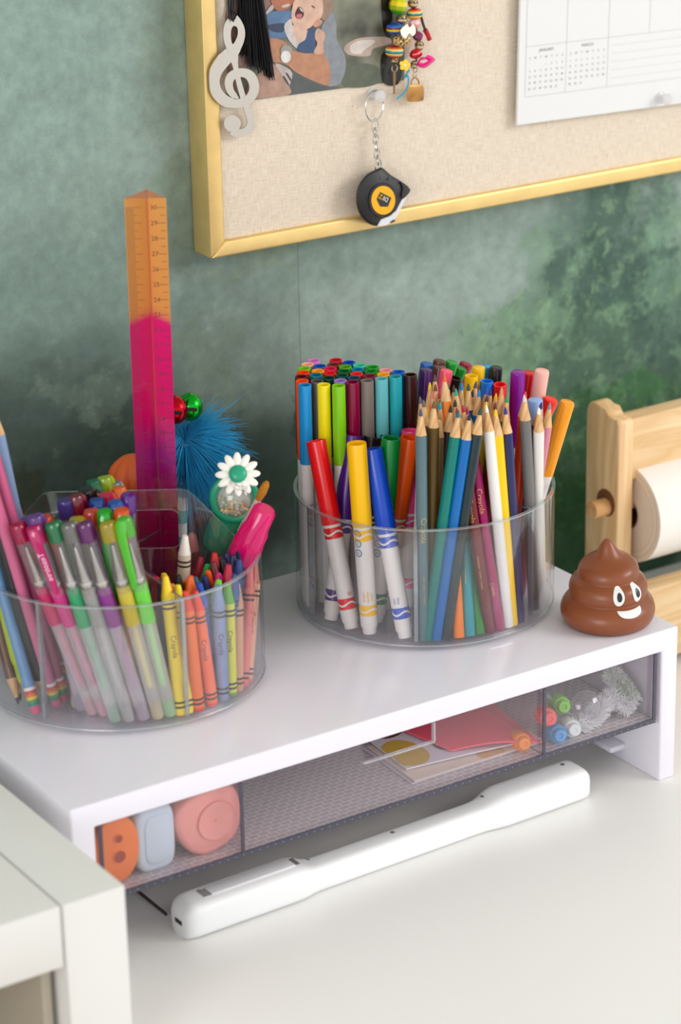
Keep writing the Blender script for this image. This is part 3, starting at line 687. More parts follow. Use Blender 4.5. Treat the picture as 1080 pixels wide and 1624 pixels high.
leaning = [('deep violet', (821.5, 590), K_, (126, 20, 140), 0), ('red', (838, 590), K_, (200, 14, 22), 0), ('pale peach', (860, 587), K_, (236, 174, 162), 0), ('powder blue', (848.7, 634), R_, (140, 170, 222), 0),
 ('poppy red', (874.6, 632.6), K_, (226, 36, 24), 0), ('bright orange', (900.6, 636), R_, (250, 146, 16), 0), ('black', (786.5, 582), K_, (26, 24, 28), 0), ('sky blue', (769.6, 579.4), K_, (40, 150, 200), 0),
 ('sunny yellow', (759, 582), K_, (244, 184, 20), 0), ('grass green', (732, 583), Q_, (20, 130, 40), 0), ('cherry', (739.8, 575.6), Q_, (150, 20, 56), 0), ('spring green', (717, 574), Q_, (24, 150, 50), 0),
 ('chocolate brown', (697.6, 572.4), Q_, (84, 44, 40), 0), ('coffee brown', (698, 580), Q_, (98, 56, 48), 0), ('denim blue', (677.6, 575.6), Q_, (30, 90, 170), 0), ('aubergine', (676, 584.6), Q_, (66, 24, 92), 0),
 ('rose red', (682.8, 588.5), Q_, (206, 30, 84), 0), ('coral pink', (708.7, 587), Q_, (240, 84, 112), 0), ('bright yellow', (747.6, 596), K_, (246, 186, 0), 1), ('dusky black', (722, 599), Q_, (40, 36, 38), 1),
 ('vivid blue', (772, 605), K_, (20, 110, 214), 1), ('graphite grey', (776, 612), K_, (58, 58, 60), 1), ('fire red', (793, 609), K_, (224, 24, 30), 1)]
for nm, tip, sec, col, hol in leaning:
    B, T_ = place(2, tip, None, .150, .0047, sec, tilt_w=.03)
    o = stick_root('slim_marker', B, T_, '%s-capped slim marker leaning behind the colouring pencils' % nm if not hol else 'slim marker with a ring-shaped %s cap end behind the pencils' % nm, 'marker', GM)
    fine(o, float(np.linalg.norm(T_-B)), col, bool(hol), .0047 if tip[0] < 800 else .0052)
# ================================================================== left caddy contents
S1 = dict(crayon=(267, 327), gel=(207, 267), left=(147, 207), backl=(87, 147), backr=(27, 87), right=(-33, 27))
# ------------------------------------------------------------------ gel pens
BARREL = clear((252, 250, 251), .08, .5, .06, .42, (255, 253, 253), 'clear_pen_barrel')
CAPCLR = clear((246, 244, 244), .08, .6, .05, .10, (246, 244, 244), 'clear_pen_cap')
STEEL = M((190, 186, 180), .22, .95, key='pen_steel')
def tint(c, milk=.62): return clear(tuple(min(255, v*.6+100) for v in c), .07, .5, .08, milk, c, 'tinted_pen_plastic')
def gel(root, L, col, clip=None, spin=0, letter=None, pale=False):
    L = round(L, 3); g = .066; r = .0046
    part('barrel', ('gb',), lambda: MB().lathe([(.0036, .001), (.0043, .003), (.0044, g)], 18), BARREL, root)
    part('end_plug', ('gp',), lambda: MB().lathe([(.0026, 0), (.0034, .0008), (.0036, .0105)], 16), tint(col, .75), root)
    part('ink_refill', ('gi',), lambda: MB().lathe([(.0017, .022), (.0017, g)], 10), M(tuple(v*.8+40 for v in col), .4, key='gel_ink'), root)
    part('grip', ('gg',), lambda: MB().lathe([(.0046, g), (.0048, g+.002), (.0048, g+.024), (.0045, g+.026)], 18), M(col, .3, key='glitter_grip', bump=.8, bscale=1800, var=.25, vscale=1400), root)
    tipo = part('writing_tip', ('gt',), lambda: MB().lathe([(.0033, g+.026), (.0033, g+.031), (.0027, g+.033), (.0026, g+.036), (.0012, g+.051), (.0006, g+.053)], 14), STEEL, root)
    part('collar', ('gc',), lambda: MB().lathe([(.0037, g+.028), (.0039, g+.029), (.0037, g+.030)], 14), M((225, 222, 215), .2, .6, key='pen_collar'), root)
    part('cap', ('gk', L), lambda: MB().lathe([(.0051, g+.022), (.0052, g+.024), (.0050, L-.012)], 18, caps=False), CAPCLR, root)
    part('cap_crown', ('gw', L), lambda: MB().lathe([(.0050, L-.0118), (.0049, L-.002), (.0043, L-.0004), (.0030, L)], 18), tint(col, .42 if clip is None else .6), root)
    def mkclip():
        mb = MB(); rings = []
        for z, w_, d, th in ((L-.0005, .0026, .0052, .0042), (L-.003, .0034, .0066, .0036), (L-.009, .0030, .0074, .0018), (L-.022, .0027, .0070, .0014), (L-.038, .0024, .0064, .0014), (L-.043, .0020, .0066, .0016), (L-.045, .0010, .0068, .0008)):
            rings.append([(d-th, -w_, z), (d-th*.15, -w_*.9, z), (d, -w_*.4, z), (d, w_*.4, z), (d-th*.15, w_*.9, z), (d-th, w_, z)])
        return mb.loft(rings)
    co = part('clip', ('gl', L), mkclip, tint(col, .8), root, rot=(0, 0, spin))
    if letter:
        t = text_mb(letter, .0052, 0); t.v = [(.0075, -y, L-.025-x) for x, y, _ in t.v]
        me = flat_mesh(t, 'lettering'); lo = put('lettering', me, M((255, 210, 235), .4, key='pen_print'), co)
GG = 'gel pens in the clear caddy'
SG = S1['gel']
gels = [ # colour, cap pixel, bottom pixel, rgb, clip direction, lettering
 ('hot pink', (26.5, 832), (149, 1132), (222, 34, 110), 2.6, None), ('candy pink', (52, 834), (168, 1134), (236, 50, 146), 0.0, 'Teaotree'), ('emerald green', (82.5, 830), (185.4, 1146), (44, 178, 112), 2.7, None),
 ('silver grey', (107, 830), (206.8, 1148), (168, 166, 160), 2.4, None), ('violet purple', (132.4, 830), (232, 1148), (152, 50, 152), 2.8, None), ('mustard yellow', (169, 830), (255.6, 1144), (226, 204, 60), 2.5, None),
 ('neon lime', (195.6, 820), (276, 1140), (120, 232, 70), -.5, None), ('bright violet', (203.6, 783), SG, (140, 60, 190), .1, 'Teaotree'),
 ('neon orange', (192.4, 807.4), SG, (255, 126, 30), .2, None), ('neon green', (166, 809.4), SG, (40, 220, 60), .1, None), ('coral', (144.5, 808.4), SG, (250, 100, 80), 2.5, None),
 ('lemon yellow', (122, 821.7), SG, (232, 216, 50), 2.5, None), ('tangerine', (69, 818.6), SG, (255, 100, 20), .2, None), ('lilac', (54, 817), SG, (150, 90, 190), 2.5, None), ('periwinkle', (41.8, 822), SG, (120, 110, 200), 2.4, None),
 ('magenta', (127, 799), SG, (216, 30, 150), 2.4, None), ('ultramarine blue', (182, 794), SG, (20, 120, 220), .1, None), ('ocean blue', (152.7, 792), SG, (20, 100, 200), .3, None),
 ('indigo violet', (101.8, 791), SG, (94, 74, 170), 2.4, None), ('raspberry red', (167, 784), SG, (244, 50, 100), 2.4, None), ('dark red', (119, 785), SG, (170, 30, 60), 2.4, None), ('bronze brown', (145.6, 778), SG, (96, 70, 56), .4, None),
 ('black', (135.4, 776), SG, (46, 40, 42), 2.4, None), ('amber orange', (188, 772.8), SG, (255, 150, 30), .1, None), ('kelly green', (155.7, 769.7), SG, (20, 170, 80), .2, None), ('clear grey', (180, 764.6), SG, (176, 176, 172), 2.4, None),
 ('sea green', (147.6, 761.6), SG, (20, 150, 100), .3, None), ('acid yellow', (165, 756.5), SG, (206, 232, 40), 2.5, None)]
for nm, tip, b, col, sp, let in gels:
    B, T_ = place(1, tip, b if b is not SG else None, .136, .0050, SG if b is SG else None, hmax=.80)
    o = stick_root('gel_pen', B, T_, '%s gel pen with a clear cap standing in the caddy of pens' % nm, 'pen', GG)
    gel(o, float(np.linalg.norm(T_-B)), col, sp, sp, let)

# ------------------------------------------------------------------ crayons
def crayon(root, L, col, wrapc=None, letter=False, tipc=None, flip=False):
    L = round(L, 3); r = .0041
    wm = M(wrapc or tuple(v*.85+38 for v in col), .75, key='crayon_paper', var=.06, vscale=300); wx = M(tipc or col, .45, key='crayon_wax')
    part('paper_sleeve', ('cb', L), lambda: MB().lathe([(r, .0022), (r, L-.0125)], 18), wm, root)
    part('wax_tip', ('ct', L, flip), lambda: MB().lathe([(r*.97, L-.0127), (r*.95, L-.0118), (r*.86, L-.0105), (.0019, L-.001), (.0015, L-.0002)] if not flip else [(r*.97, L-.0127), (r*.97, L-.0006), (r*.9, L)], 16), wx, root)
    part('wax_end', ('ce',), lambda: MB().lathe([(r*.93, 0), (r*.97, .0005), (r*.97, .0024)], 16), wx, root)
    for z in (.0045, .0075, L-.0178, L-.0208):
        part('ink_band', ('ci', round(z, 4)), lambda: MB().lathe([(r+.00006, z), (r+.00006, z+.0014)], 18, caps=False), M((58, 46, 44), .7, key='crayon_ink'), root)
    if letter:
        t = wrap(text_mb('Crayola', .0046, 2), r+.0001, L*.5, .2, -1)
        put('lettering', flat_mesh(t, 'lettering'), M((70, 52, 50), .7, key='crayon_ink'), root)
GC = 'wax crayons in the clear caddy'
SC = S1['crayon']
crayons = [ # name, tip px, bottom px or sector, tip colour, sleeve, letter
 ('white', (293.7, 848), SC, (240, 232, 220), (226, 206, 182), 0), ('red-orange', (294, 938), (328, 1132), (226, 60, 34), (240, 118, 60), 0), ('scarlet', (309.6, 936), (350, 1122), (228, 56, 36), (240, 110, 66), 1), ('bluish grey', (345, 927), (369, 1113), (120, 140, 180), (128, 146, 186), 1),
 ('yellow-green', (361, 925), (382, 1105), (90, 170, 40), (214, 214, 80), 1), ('tan', (376, 925), (392, 1097), (206, 150, 120), (214, 158, 128), 0), ('salmon pink', (396, 902), (399, 1090), (226, 100, 96), (236, 130, 124), 0),
 ('pale peach', (405, 894), (405, 1082), (224, 120, 100), (244, 182, 150), 1), ('lemon yellow', (282, 926), (305.6, 1136), (240, 220, 20), (240, 220, 60), 0), ('dandelion', (262, 912), (290, 1134), (244, 206, 20), (244, 214, 60), 1),
 ('black', (282.6, 912.6), SC, (30, 26, 28), (60, 56, 56), 0), ('orange', (293.7, 920), SC, (240, 100, 30), (244, 130, 50), 0), ('burnt orange', (302, 914), SC, (226, 96, 30), (230, 112, 44), 0),
 ('melon', (273, 925.6), SC, (246, 160, 100), (246, 172, 112), 0), ('teal blue', (308.5, 914.4), SC, (20, 86, 120), (40, 100, 130), 0), ('blue', (316, 923.7), SC, (24, 70, 170), (50, 90, 180), 0), ('indigo', (324, 912.6), SC, (40, 50, 110), (60, 66, 120), 0),
 ('bright orange', (330, 905), SC, (255, 92, 10), (250, 120, 40), 0), ('green', (329, 896), SC, (20, 160, 70), (40, 150, 80), 0), ('cranberry red', (318.7, 883), SC, (160, 24, 50), (170, 44, 64), 0), ('brick red', (340, 875.6), SC, (214, 40, 34), (200, 50, 40), 0),
 ('maroon', (338, 892), SC, (110, 26, 34), (120, 40, 46), 0), ('jet black', (352, 886.7), SC, (28, 26, 34), (50, 48, 54), 0), ('midnight blue', (359.4, 875.6), SC, (30, 30, 80), (44, 44, 90), 0), ('navy', (369.6, 881), SC, (34, 30, 74), (50, 46, 86), 0),
 ('dark blue', (379, 873.7), SC, (30, 32, 70), (44, 48, 84), 0), ('royal blue', (379, 886.7), SC, (30, 60, 120), (50, 76, 132), 0), ('crimson', (362, 896), SC, (176, 16, 54), (180, 34, 66), 0), ('dark scarlet', (397.4, 881), SC, (196, 30, 36), (200, 44, 44), 0),
 ('magenta', (347.4, 909), SC, (230, 40, 140), (226, 60, 146), 0), ('lime green', (347.4, 919), SC, (110, 220, 40), (124, 214, 70), 0), ('steel blue', (373, 910.7), SC, (40, 90, 150), (64, 108, 160), 0), ('slate', (258.5, 920), SC, (60, 76, 92), (70, 84, 98), 2),
 ('yellow', (260, 909), SC, (244, 210, 30), (244, 214, 60), 0), ('plum', (242, 910.7), SC, (60, 40, 90), (74, 54, 100), 0), ('red', (248, 914), SC, (210, 30, 44), (214, 50, 56), 0)]
for nm, tip, b, col, wc, let in crayons:
    B, T_ = place(1, tip, b if b is not SC else None, .082 if nm != 'white' else .098, .0042, SC if b is SC else None, hmax=.84 if nm != 'white' else .45)
    o = stick_root('wax_crayon', B, T_, '%s wax crayon in a paper sleeve standing in the crayon section' % nm, 'crayon', GC)
    crayon(o, float(np.linalg.norm(T_-B)), col, wc, let == 1, flip=let == 2)
B, T_ = place(1, (306, 884), (322, 985), .094, .0055)
o = stick_root('black_marker', B, T_, 'black cone-capped marker beside the tall white crayon', 'marker')
part('barrel', ('kb',), lambda: MB().lathe([(.005, 0), (.0056, .001), (.0056, .066)], 18), M((34, 32, 34), .35), o)
part('cap', ('kc',), lambda: MB().lathe([(.0059, .062), (.0059, .072), (.004, .089), (.002, .094)], 18), M((24, 22, 24), .3), o)

# ------------------------------------------------------------------ pencils at the left side
def rainbow_pencil(root, L, col, eraser=(226, 90, 130)):
    L = round(L, 3)
    part('barrel', ('rb', L), lambda: MB().lathe([(.0037, .0165), (.0037, L-.02)], 14), M(col, .3, key='pencil_lacquer'), root)
    for i, c in enumerate(((30, 130, 120), (60, 150, 80), (230, 200, 50), (230, 120, 50), (214, 70, 60), (240, 236, 228))):
        part('rainbow_ring', ('rr', i), lambda: MB().lathe([(.00375, .005+i*.002), (.00375, .007+i*.002)], 14), M(c, .35, key='rainbow_print'), root)
    part('eraser', ('re',), lambda: MB().lathe([(.0026, 0), (.0032, .001), (.0032, .0052)], 12), M(eraser, .8, key='pink_eraser'), root)
    part('sharpened_wood', ('rw', L), lambda: MB().lathe([(.0036, L-.02), (.0008, L-.002), (.0003, L)], 14), WOODTIP, root)
GR = 'pastel pencils with rainbow ends'
for nm, tip, b, col in (('sky blue', (-66, 690), (57, 1131), (112, 158, 204)), ('rose pink', (-42, 676), (90, 1118), (206, 104, 142)), ('dusty pink', (-26, 664), (102, 1110), (198, 92, 134)),
                        ('pale periwinkle', (-12, 640), (84, 1092), (136, 160, 196)), ('speckled pink', (-32, 630), (112, 1084), (220, 120, 150))):
    B, T_ = place(1, tip, b, .195, .0037)
    o = stick_root('rainbow_pencil', B, T_, '%s pencil with a rainbow striped eraser end down in the caddy' % nm, 'pencil', GR)
    rainbow_pencil(o, float(np.linalg.norm(T_-B)), col)
for nm, tip, b, body, wood_c in (('black', (-30, 742), (73, 1114), (38, 36, 38), None), ('brown', (-62, 760), (11, 1126), (112, 70, 48), None), ('dark grey', (-44, 752), (33, 1112), (60, 56, 58), None)):
    B, T_ = place(1, tip, b, .165, .0037)
    o = stick_root('point_down_pencil', T_, B, '%s pencil standing point down beside the rainbow-ended pencils' % nm, 'pencil', GR)
    pencil(o, float(np.linalg.norm(T_-B)), body, (50, 40, 36))
B, T_ = place(1, (-40, 762), (30, 1134), .15, .0052)
o = stick_root('mechanical_pencil', B, T_, 'lime green mechanical pencil standing tip down in the caddy', 'pencil')
part('barrel', ('mb',), lambda: MB().lathe([(.0046, .03), (.0052, .034), (.0052, .15)], 16), M((186, 204, 30), .3), o)
part('grip', ('mg',), lambda: MB().lathe([(.0034, .018), (.004, .021), (.0042, .031)], 16), M((170, 190, 40), .35), o)
part('metal_cone', ('mc',), lambda: MB().lathe([(.0008, .004), (.0012, .006), (.0028, .016), (.0031, .019)], 14), M((214, 212, 208), .2, .9), o)
part('lead_sleeve', ('ms',), lambda: MB().lathe([(.0004, 0), (.0008, .0008), (.0008, .005)], 8), M((190, 190, 80), .3), o)

# ------------------------------------------------------------------ triangular ruler
def ruler_mat():
    m, nt, out = new_mat('dip_dyed_ruler_plastic')
    tc = N(nt, 'ShaderNodeTexCoord'); sx = N(nt, 'ShaderNodeSeparateXYZ'); nt.links.new(tc.outputs['Object'], sx.inputs[0])
    mr = N(nt, 'ShaderNodeMapRange'); mr.inputs[1].default_value = 0; mr.inputs[2].default_value = .31; nt.links.new(sx.outputs[2], mr.inputs[0])
    cr = N(nt, 'ShaderNodeValToRGB'); nt.links.new(mr.outputs[0], cr.inputs[0]); e = cr.color_ramp.elements
    e[0].position = 0; e[0].color = lin((150, 10, 70)); e[1].position = 1; e[1].color = lin((255, 190, 110))
    for pos, c in ((.33, (200, 20, 100)), (.43, (190, 30, 150)), (.52, (250, 14, 130)), (.73, (255, 20, 140)), (.745, (250, 160, 100)), (.76, (255, 178, 96))):
        x = e.new(pos); x.color = lin(c)
    t = N(nt, 'ShaderNodeBsdfTransparent'); nt.links.new(cr.outputs[0], t.inputs[0])
    p = N(nt, 'ShaderNodeBsdfPrincipled'); p.inputs['Roughness'].default_value = .2; p.inputs['Specular IOR Level'].default_value = .15; nt.links.new(cr.outputs[0], p.inputs['Base Color'])
    tl = N(nt, 'ShaderNodeBsdfTranslucent'); nt.links.new(cr.outputs[0], tl.inputs[0])
    a = N(nt, 'ShaderNodeMixShader'); a.inputs[0].default_value = .35; nt.links.new(p.outputs[0], a.inputs[1]); nt.links.new(tl.outputs[0], a.inputs[2])
    b = N(nt, 'ShaderNodeMixShader'); b.inputs[0].default_value = .80; nt.links.new(t.outputs[0], b.inputs[1]); nt.links.new(a.outputs[0], b.inputs[2])
    nt.links.new(b.outputs[0], out.inputs[0])
    return m
RL = .31
def upright_tip(tip, B, L):
    a, b = tips_on_ray(tip, B[None], L)
    return a[0] if math.hypot(*(a[0]-B)[:2]) < math.hypot(*(b[0]-B)[:2]) else b[0]
Bq = at(260, 1018, 'z', ZF)
Tq = upright_tip((231, 309), Bq, RL)
PLACED[1].append((Bq, Tq, .009))
o = stick_root('triangular_ruler', Bq, Tq, 'translucent three-sided ruler shading from orange down to magenta', 'ruler')
tri = [(.0062, -.0128), (.0062, .0128), (-.0105, 0.0)]
mb = MB().prism(tri, 0, RL)
mb.m = [1 if k in (0, 1) else 2 if k == 2 else 0 for k in range(len(mb.f))]
mb.m = [2 if all(mb.v[i][0] > .006 for i in f) else 1 if len(f) == 3 else 0 for f in mb.f]
put('ruler_body', mb.mesh('ruler_body', smooth=False), [ruler_mat(), clear((226, 190, 170), .1, .4, .1, .35, (226, 180, 150), 'ruler_end'), clear((254, 250, 251), .04, .4, .05, 0, (255, 220, 220), 'ruler_face')], o)
put('back_edge', MB().tube([(-.0098, 0, 0), (-.0098, 0, RL)], .0007, 6).mesh('back_edge'), clear((255, 225, 225), .2, .4, .1, .18, (255, 220, 210), 'ruler_edge'), o)
inkm = M((80, 40, 40), .6, key='ruler_print'); mb = MB(); X = .00632
for i in range(301):                       # millimetre scale on one edge, half-centimetre scale on the other
    z = .004+i*.001
    ln = .0095 if i % 10 == 0 else .0068 if i % 5 == 0 else .0050
    mb.box(X-.0001, X, -.0122, -.0122+ln, z-.00010, z+.00010)
for i in range(61):
    z = .004+i*.005; ln = .0050 if i % 2 == 0 else .0030
    mb.box(X-.0001, X, .0118-ln, .0118, z-.00012, z+.00012)
put('scale_ticks', mb.mesh('scale_ticks', smooth=False), inkm, o)
mb = MB()
for i in range(1, 31):
    t = text_mb(str(i), .0042); t.v = [(X+.0001, .0048+x, .004+i*.01+y) for x, y, _ in t.v]; mb.add(t.v, t.f)
put('scale_numbers', flat_mesh(mb, 'scale_numbers'), inkm, o)

# ------------------------------------------------------------------ feather pen with bells
FB = at(284, 990, 'z', ZF); FC = upright_tip((293, 702), FB, .134)
o = thing('feather_pen', tuple(FB), 'pen topped with bright blue feather fluff and shiny jingle bells', 'pen')
stem = MB(); d = Vector(FC-FB)
for i in range(14): stem.tube([Vector(FB)+d*(i/14), Vector(FB)+d*((i+1)/14)], .0034, 12, mi=i % 2)
wpart('stem', stem, [M((90, 190, 196), .35), M((232, 240, 240), .35)], o)
fm = MB(); fc = Vector(FC)
rr = random.Random(3)
camd = Vector(CAM)-fc; camd.normalize(); side = Vector((_r[0], _r[1], _r[2])); upv = Vector((_u[0], _u[1], _u[2]))
for i in range(2400):
    a = rr.uniform(-math.pi, math.pi); k = rr.random()
    if a > 1.15 and a < 2.6 and k < .8: continue
    L_ = .014+.026*rr.random()**.7+(.014 if rr.random() < .08 else 0)
    if math.cos(a) < 0: L_ *= .62
    dr = (side*math.cos(a)+upv*math.sin(a)*.95+camd*rr.uniform(-.75, .55)).normalized()
    sag = Vector((0, 0, -1))*L_*rr.uniform(.1, .5)
    p0 = fc+dr*.002+Vector((0, 0, rr.uniform(-.006, .004)))
    pts = [p0+dr*L_*t+sag*t*t+Vector((rr.uniform(-1, 1), rr.uniform(-1, 1), rr.uniform(-1, 1)))*.0006*t for t in (0, .35, .7, 1)]
    fm.tube(pts, [.00034, .00030, .0002, .00006], 3, caps=False)
f_ = wpart('feather_fluff', fm, M((4, 156, 214), .8, key='blue_feather', var=.30, vscale=120), o); f_['kind'] = 'stuff'
def bell(px, py, rad_, col, nm):
    c = at(px, py, 'y', FC[1]-.004); mb = MB().ball(c, rad_, 18, 12, sc=(1, 1, 1.08))
    b = wpart(nm, mb, M(col, .12, .9, key='foil_bell'), o)
    s = MB(); v = Vector(CAM-c).normalized(); q = Vector(c)+v*rad_*.97; x = side
    s.tube([q-x*rad_*.55-upv*rad_*.15, q+x*rad_*.55-upv*rad_*.25], rad_*.14, 6)
    sl = wpart('bell_slit', s, M((20, 16, 18), .6), b)
bell(301, 645, .0086, (20, 170, 40), 'jingle_bell'); bell(277, 650, .0088, (190, 14, 30), 'jingle_bell')

# ------------------------------------------------------------------ pumpkin-topped pen
PC = at(211, 754, 'y', Bq[1]+.034); PB = PC.copy(); PB[2] = ZF
q_ = PB[:2]-np.array(CAD[1]['c']); PB[:2] = np.array(CAD[1]['c'])+q_*min(1, (CAD[1]['R']-.009)/np.hypot(*q_))
o = thing('pumpkin_pen', tuple(PB), 'pen topped with a ribbed orange pumpkin behind the ruler', 'pen')
wpart('stem', MB().tube([PB, Vector(PC)-Vector((0, 0, .010))], .004, 12), M((120, 70, 40), .4), o)
rings = []
for i in range(13):
    t = math.pi*(i+.03*(1 if i == 0 else -1 if i == 12 else 0))/12; ring = []
    for j in range(56):
        a = 2*math.pi*j/56; q = 1-.16*(1-abs(math.cos(3.5*a)))**1.5
        ring.append((PC[0]+.0165*q*math.sin(t)*math.cos(a), PC[1]+.0165*q*math.sin(t)*math.sin(a), PC[2]-.0150*math.cos(t)*(1-.12*math.sin(t))))
    rings.append(ring)
wpart('pumpkin', MB().loft(rings), M((222, 100, 40), .5, key='orange_rubber'), o, angle=70)

# ------------------------------------------------------------------ shaker pen with daisy
SB = at(302, 1012, 'z', ZF); SD = upright_tip((372, 790), SB, .118)
ax = Vector(SD-SB); SL = ax.length
o = stick_root('daisy_shaker_pen', SB, SD, 'green multi-colour pen topped with a glitter globe and white daisy', 'pen')
PLACED[1].append((SB, SD, .006))
TEAL = M((30, 160, 120), .3, key='green_plastic')
part('barrel', ('sh1',), lambda: MB().lathe([(.004, .012), (.0062, .018), (.0064, SL-.042)], 20), clear((150, 206, 180), .06, .5, .05, .4, (120, 196, 160), 'green_clear_barrel'), o)
part('nose_cone', ('sh2',), lambda: MB().lathe([(.0008, 0), (.0042, .013)], 16), TEAL, o)
for i, c in enumerate(((214, 110, 170), (150, 30, 30), (30, 34, 40), (110, 40, 150))):
    a = 1.57*i+.4
    part('ink_slider', ('sh3', i), lambda: MB().box(.0056*math.cos(a)-.0012, .0056*math.cos(a)+.0012, .0056*math.sin(a)-.0012, .0056*math.sin(a)+.0012, SL-.075+.006*i, SL-.036), M(c, .35), o)
part('collar', ('sh4',), lambda: MB().lathe([(.0078, SL-.042), (.0112, SL-.038), (.0118, SL-.028), (.0108, SL-.018), (.0100, SL-.014)], 24), clear((110, 200, 160), .06, .4, .08, .8, (60, 180, 140), 'green_collar'), o)
ringm = Matrix.Translation((0, 0, SL))@Matrix.Rotation(rad(90-18), 4, 'Y')
go = part('globe_ring', ('sh5',), lambda: MB().tube([(.0133*math.cos(t), .0133*math.sin(t), 0) for t in np.linspace(0, 2*math.pi, 40)[:-1]], .0030, 10, closed=True).xf(ringm), TEAL, o)
part('globe_back', ('sh6',), lambda: MB().ball((0, 0, -.002), .0128, 22, 12, sc=(1, 1, .5)).xf(ringm), M((190, 200, 190), .35), o)
dome = part('globe_dome', ('sh7',), lambda: MB().ball((0, 0, .002), .0126, 22, 12, sc=(1, 1, .75)).xf(ringm), CAPCLR, o)
gm = MB(); rr = random.Random(5)
for i in range(70):
    u, v = rr.uniform(-.0105, .0105), rr.uniform(-.0100, .0002)
    if u*u+v*v > .0105**2: continue
    q = ringm @ Vector((-v, u, .0060+rr.uniform(-.001, .001))); s = .0006+.0006*rr.random()
    gm.ball(q, s, 5, 3, mi=rr.randrange(3))
gl = put('glitter', gm.mesh('glitter', smooth=False), [M((226, 222, 190), .4), M((240, 190, 80), .4), M((200, 214, 190), .3)], o); gl['kind'] = 'stuff'
DC = Vector(at(377, 752, 'y', SD[1]-.008))
inv = o.matrix_basis
def daisy_mat():
    z = (Vector(CAM)-DC).normalized(); z = (z+Vector((0, 0, .25))).normalized(); x = Vector((0, 0, 1)).cross(z).normalized(); y = z.cross(x)
    m = Matrix((x, y, z)).transposed().to_4x4(); m.translation = DC; return m
bpy.context.view_layer.update()
loc2 = o.matrix_world.inverted() @ daisy_mat()
for i in range(12):
    a = 2*math.pi*i/12
    def petal(): return MB().ball((.0093, 0, 0), .0052, 12, 8, sc=(1, .50, .28))
    pe = part('petal', ('petal',), petal, M((244, 242, 232), .4, key='daisy_white'), o)
    pe.matrix_local = loc2 @ Matrix.Rotation(a, 4, 'Z')
dc = part('daisy_centre', ('dcen',), lambda: MB().ball((0, 0, .0012), .0058, 18, 10, sc=(1, 1, .5)), TEAL, o); dc.matrix_local = loc2
part('hanger_loop', ('sh9',), lambda: MB().tube([(.005+.006*math.cos(t), .006*math.sin(t), SL+.016) for t in np.linspace(0, 2*math.pi, 24)[:-1]], .0016, 8, closed=True), CAPCLR, o)

# ------------------------------------------------------------------ paint brush, highlighter, glitter stick
KB = at(285, 1036, 'z', ZF)
KT = upright_tip((424, 764), KB, .138); KL = float(np.linalg.norm(KT-KB))
o = stick_root('paint_brush', KB, KT, 'small paint brush with orange bristles and a pale ferrule', 'brush')
part('handle', ('br1',), lambda: MB().lathe([(.0012, 0), (.0026, .03), (.0031, KL-.046), (.0028, KL-.040)], 14), M((150, 104, 74), .35), o)
fe = part('ferrule', ('br2',), lambda: MB().lathe([(.0029, KL-.040), (.0030, KL-.034), (.0022, KL-.014)], 14), M((226, 216, 206), .25, .5), o)
for i in range(4): part('crimp_ring', ('br3', i), lambda: MB().lathe([(.0030, KL-.0395+i*.0022), (.0034, KL-.0388+i*.0022), (.0030, KL-.0381+i*.0022)], 14, caps=False), M((236, 230, 222), .25, .5), fe)
part('bristles', ('br4',), lambda: MB().lathe([(.0021, KL-.0142), (.0030, KL-.008), (.0024, KL-.002), (.0012, KL)], 12), M((206, 134, 20), .8, key='orange_bristle', var=.4, vscale=900), o)
HB = at(304, 1046, 'z', ZF)
HT = upright_tip((421, 806), HB, .122); HL = float(np.linalg.norm(HT-HB))
o = stick_root('highlighter', HB, HT, 'fat hot pink highlighter with a stepped cap leaning right', 'highlighter')
HP = clear((255, 120, 190), .06, .4, .1, .93, (250, 20, 140), 'neon_pink_plastic')
part('barrel', ('hl1',), lambda: MB().lathe([(.0075, 0), (.0088, .002), (.0088, HL-.045)], 24), HP, o)
part('cap', ('hl2',), lambda: MB().lathe([(.0094, HL-.050), (.0096, HL-.046), (.0094, HL-.018), (.0080, HL-.014), (.0076, HL-.002), (.0062, HL)], 24), HP, o)
part('cap_ring', ('hl3',), lambda: MB().lathe([(.0098, HL-.030), (.0101, HL-.028), (.0098, HL-.026)], 24, caps=False), HP, o)
XB = at(318, 1024, 'z', ZF)
XT = upright_tip((304, 846), XB, .086); XL = float(np.linalg.norm(XT-XB))
o = stick_root('glitter_pen', XB, XT, 'slim rose glitter pen leaning behind the white crayon', 'pen')
part('barrel', ('gx1',), lambda: MB().lathe([(.0036, 0), (.0042, .002), (.0042, XL-.012)], 16), M((186, 110, 112), .4, .3, key='rose_glitter', bump=1, bscale=2500, var=.6, vscale=2200), o)
part('cap_end', ('gx2',), lambda: MB().lathe([(.0042, XL-.012), (.0030, XL-.002), (.0014, XL)], 16), M((206, 130, 130), .3), o)
# ================================================================== drawer contents
DZ = dz0+.0023
def slab(poly, y0, y1): return MB().prism(poly, y0, y1, lambda u, v, w_: (u, w_, v))
def squircle(cx, cz, a, b, e=2.6, n=40, rot=0, egg=0):
    out = []
    for i in range(n):
        t = 2*math.pi*i/n; c, s = math.cos(t), math.sin(t)
        u = a*abs(c)**(2/e)*math.copysign(1, c); v = b*abs(s)**(2/e)*math.copysign(1, s); u *= 1+egg*v/b
        out.append((cx+u*math.cos(rot)-v*math.sin(rot), cz+u*math.sin(rot)+v*math.cos(rot)))
    return out
yd = .012
def dpt(px, py, y=yd): p = at(px, py, 'y', y); return p[0], p[2]
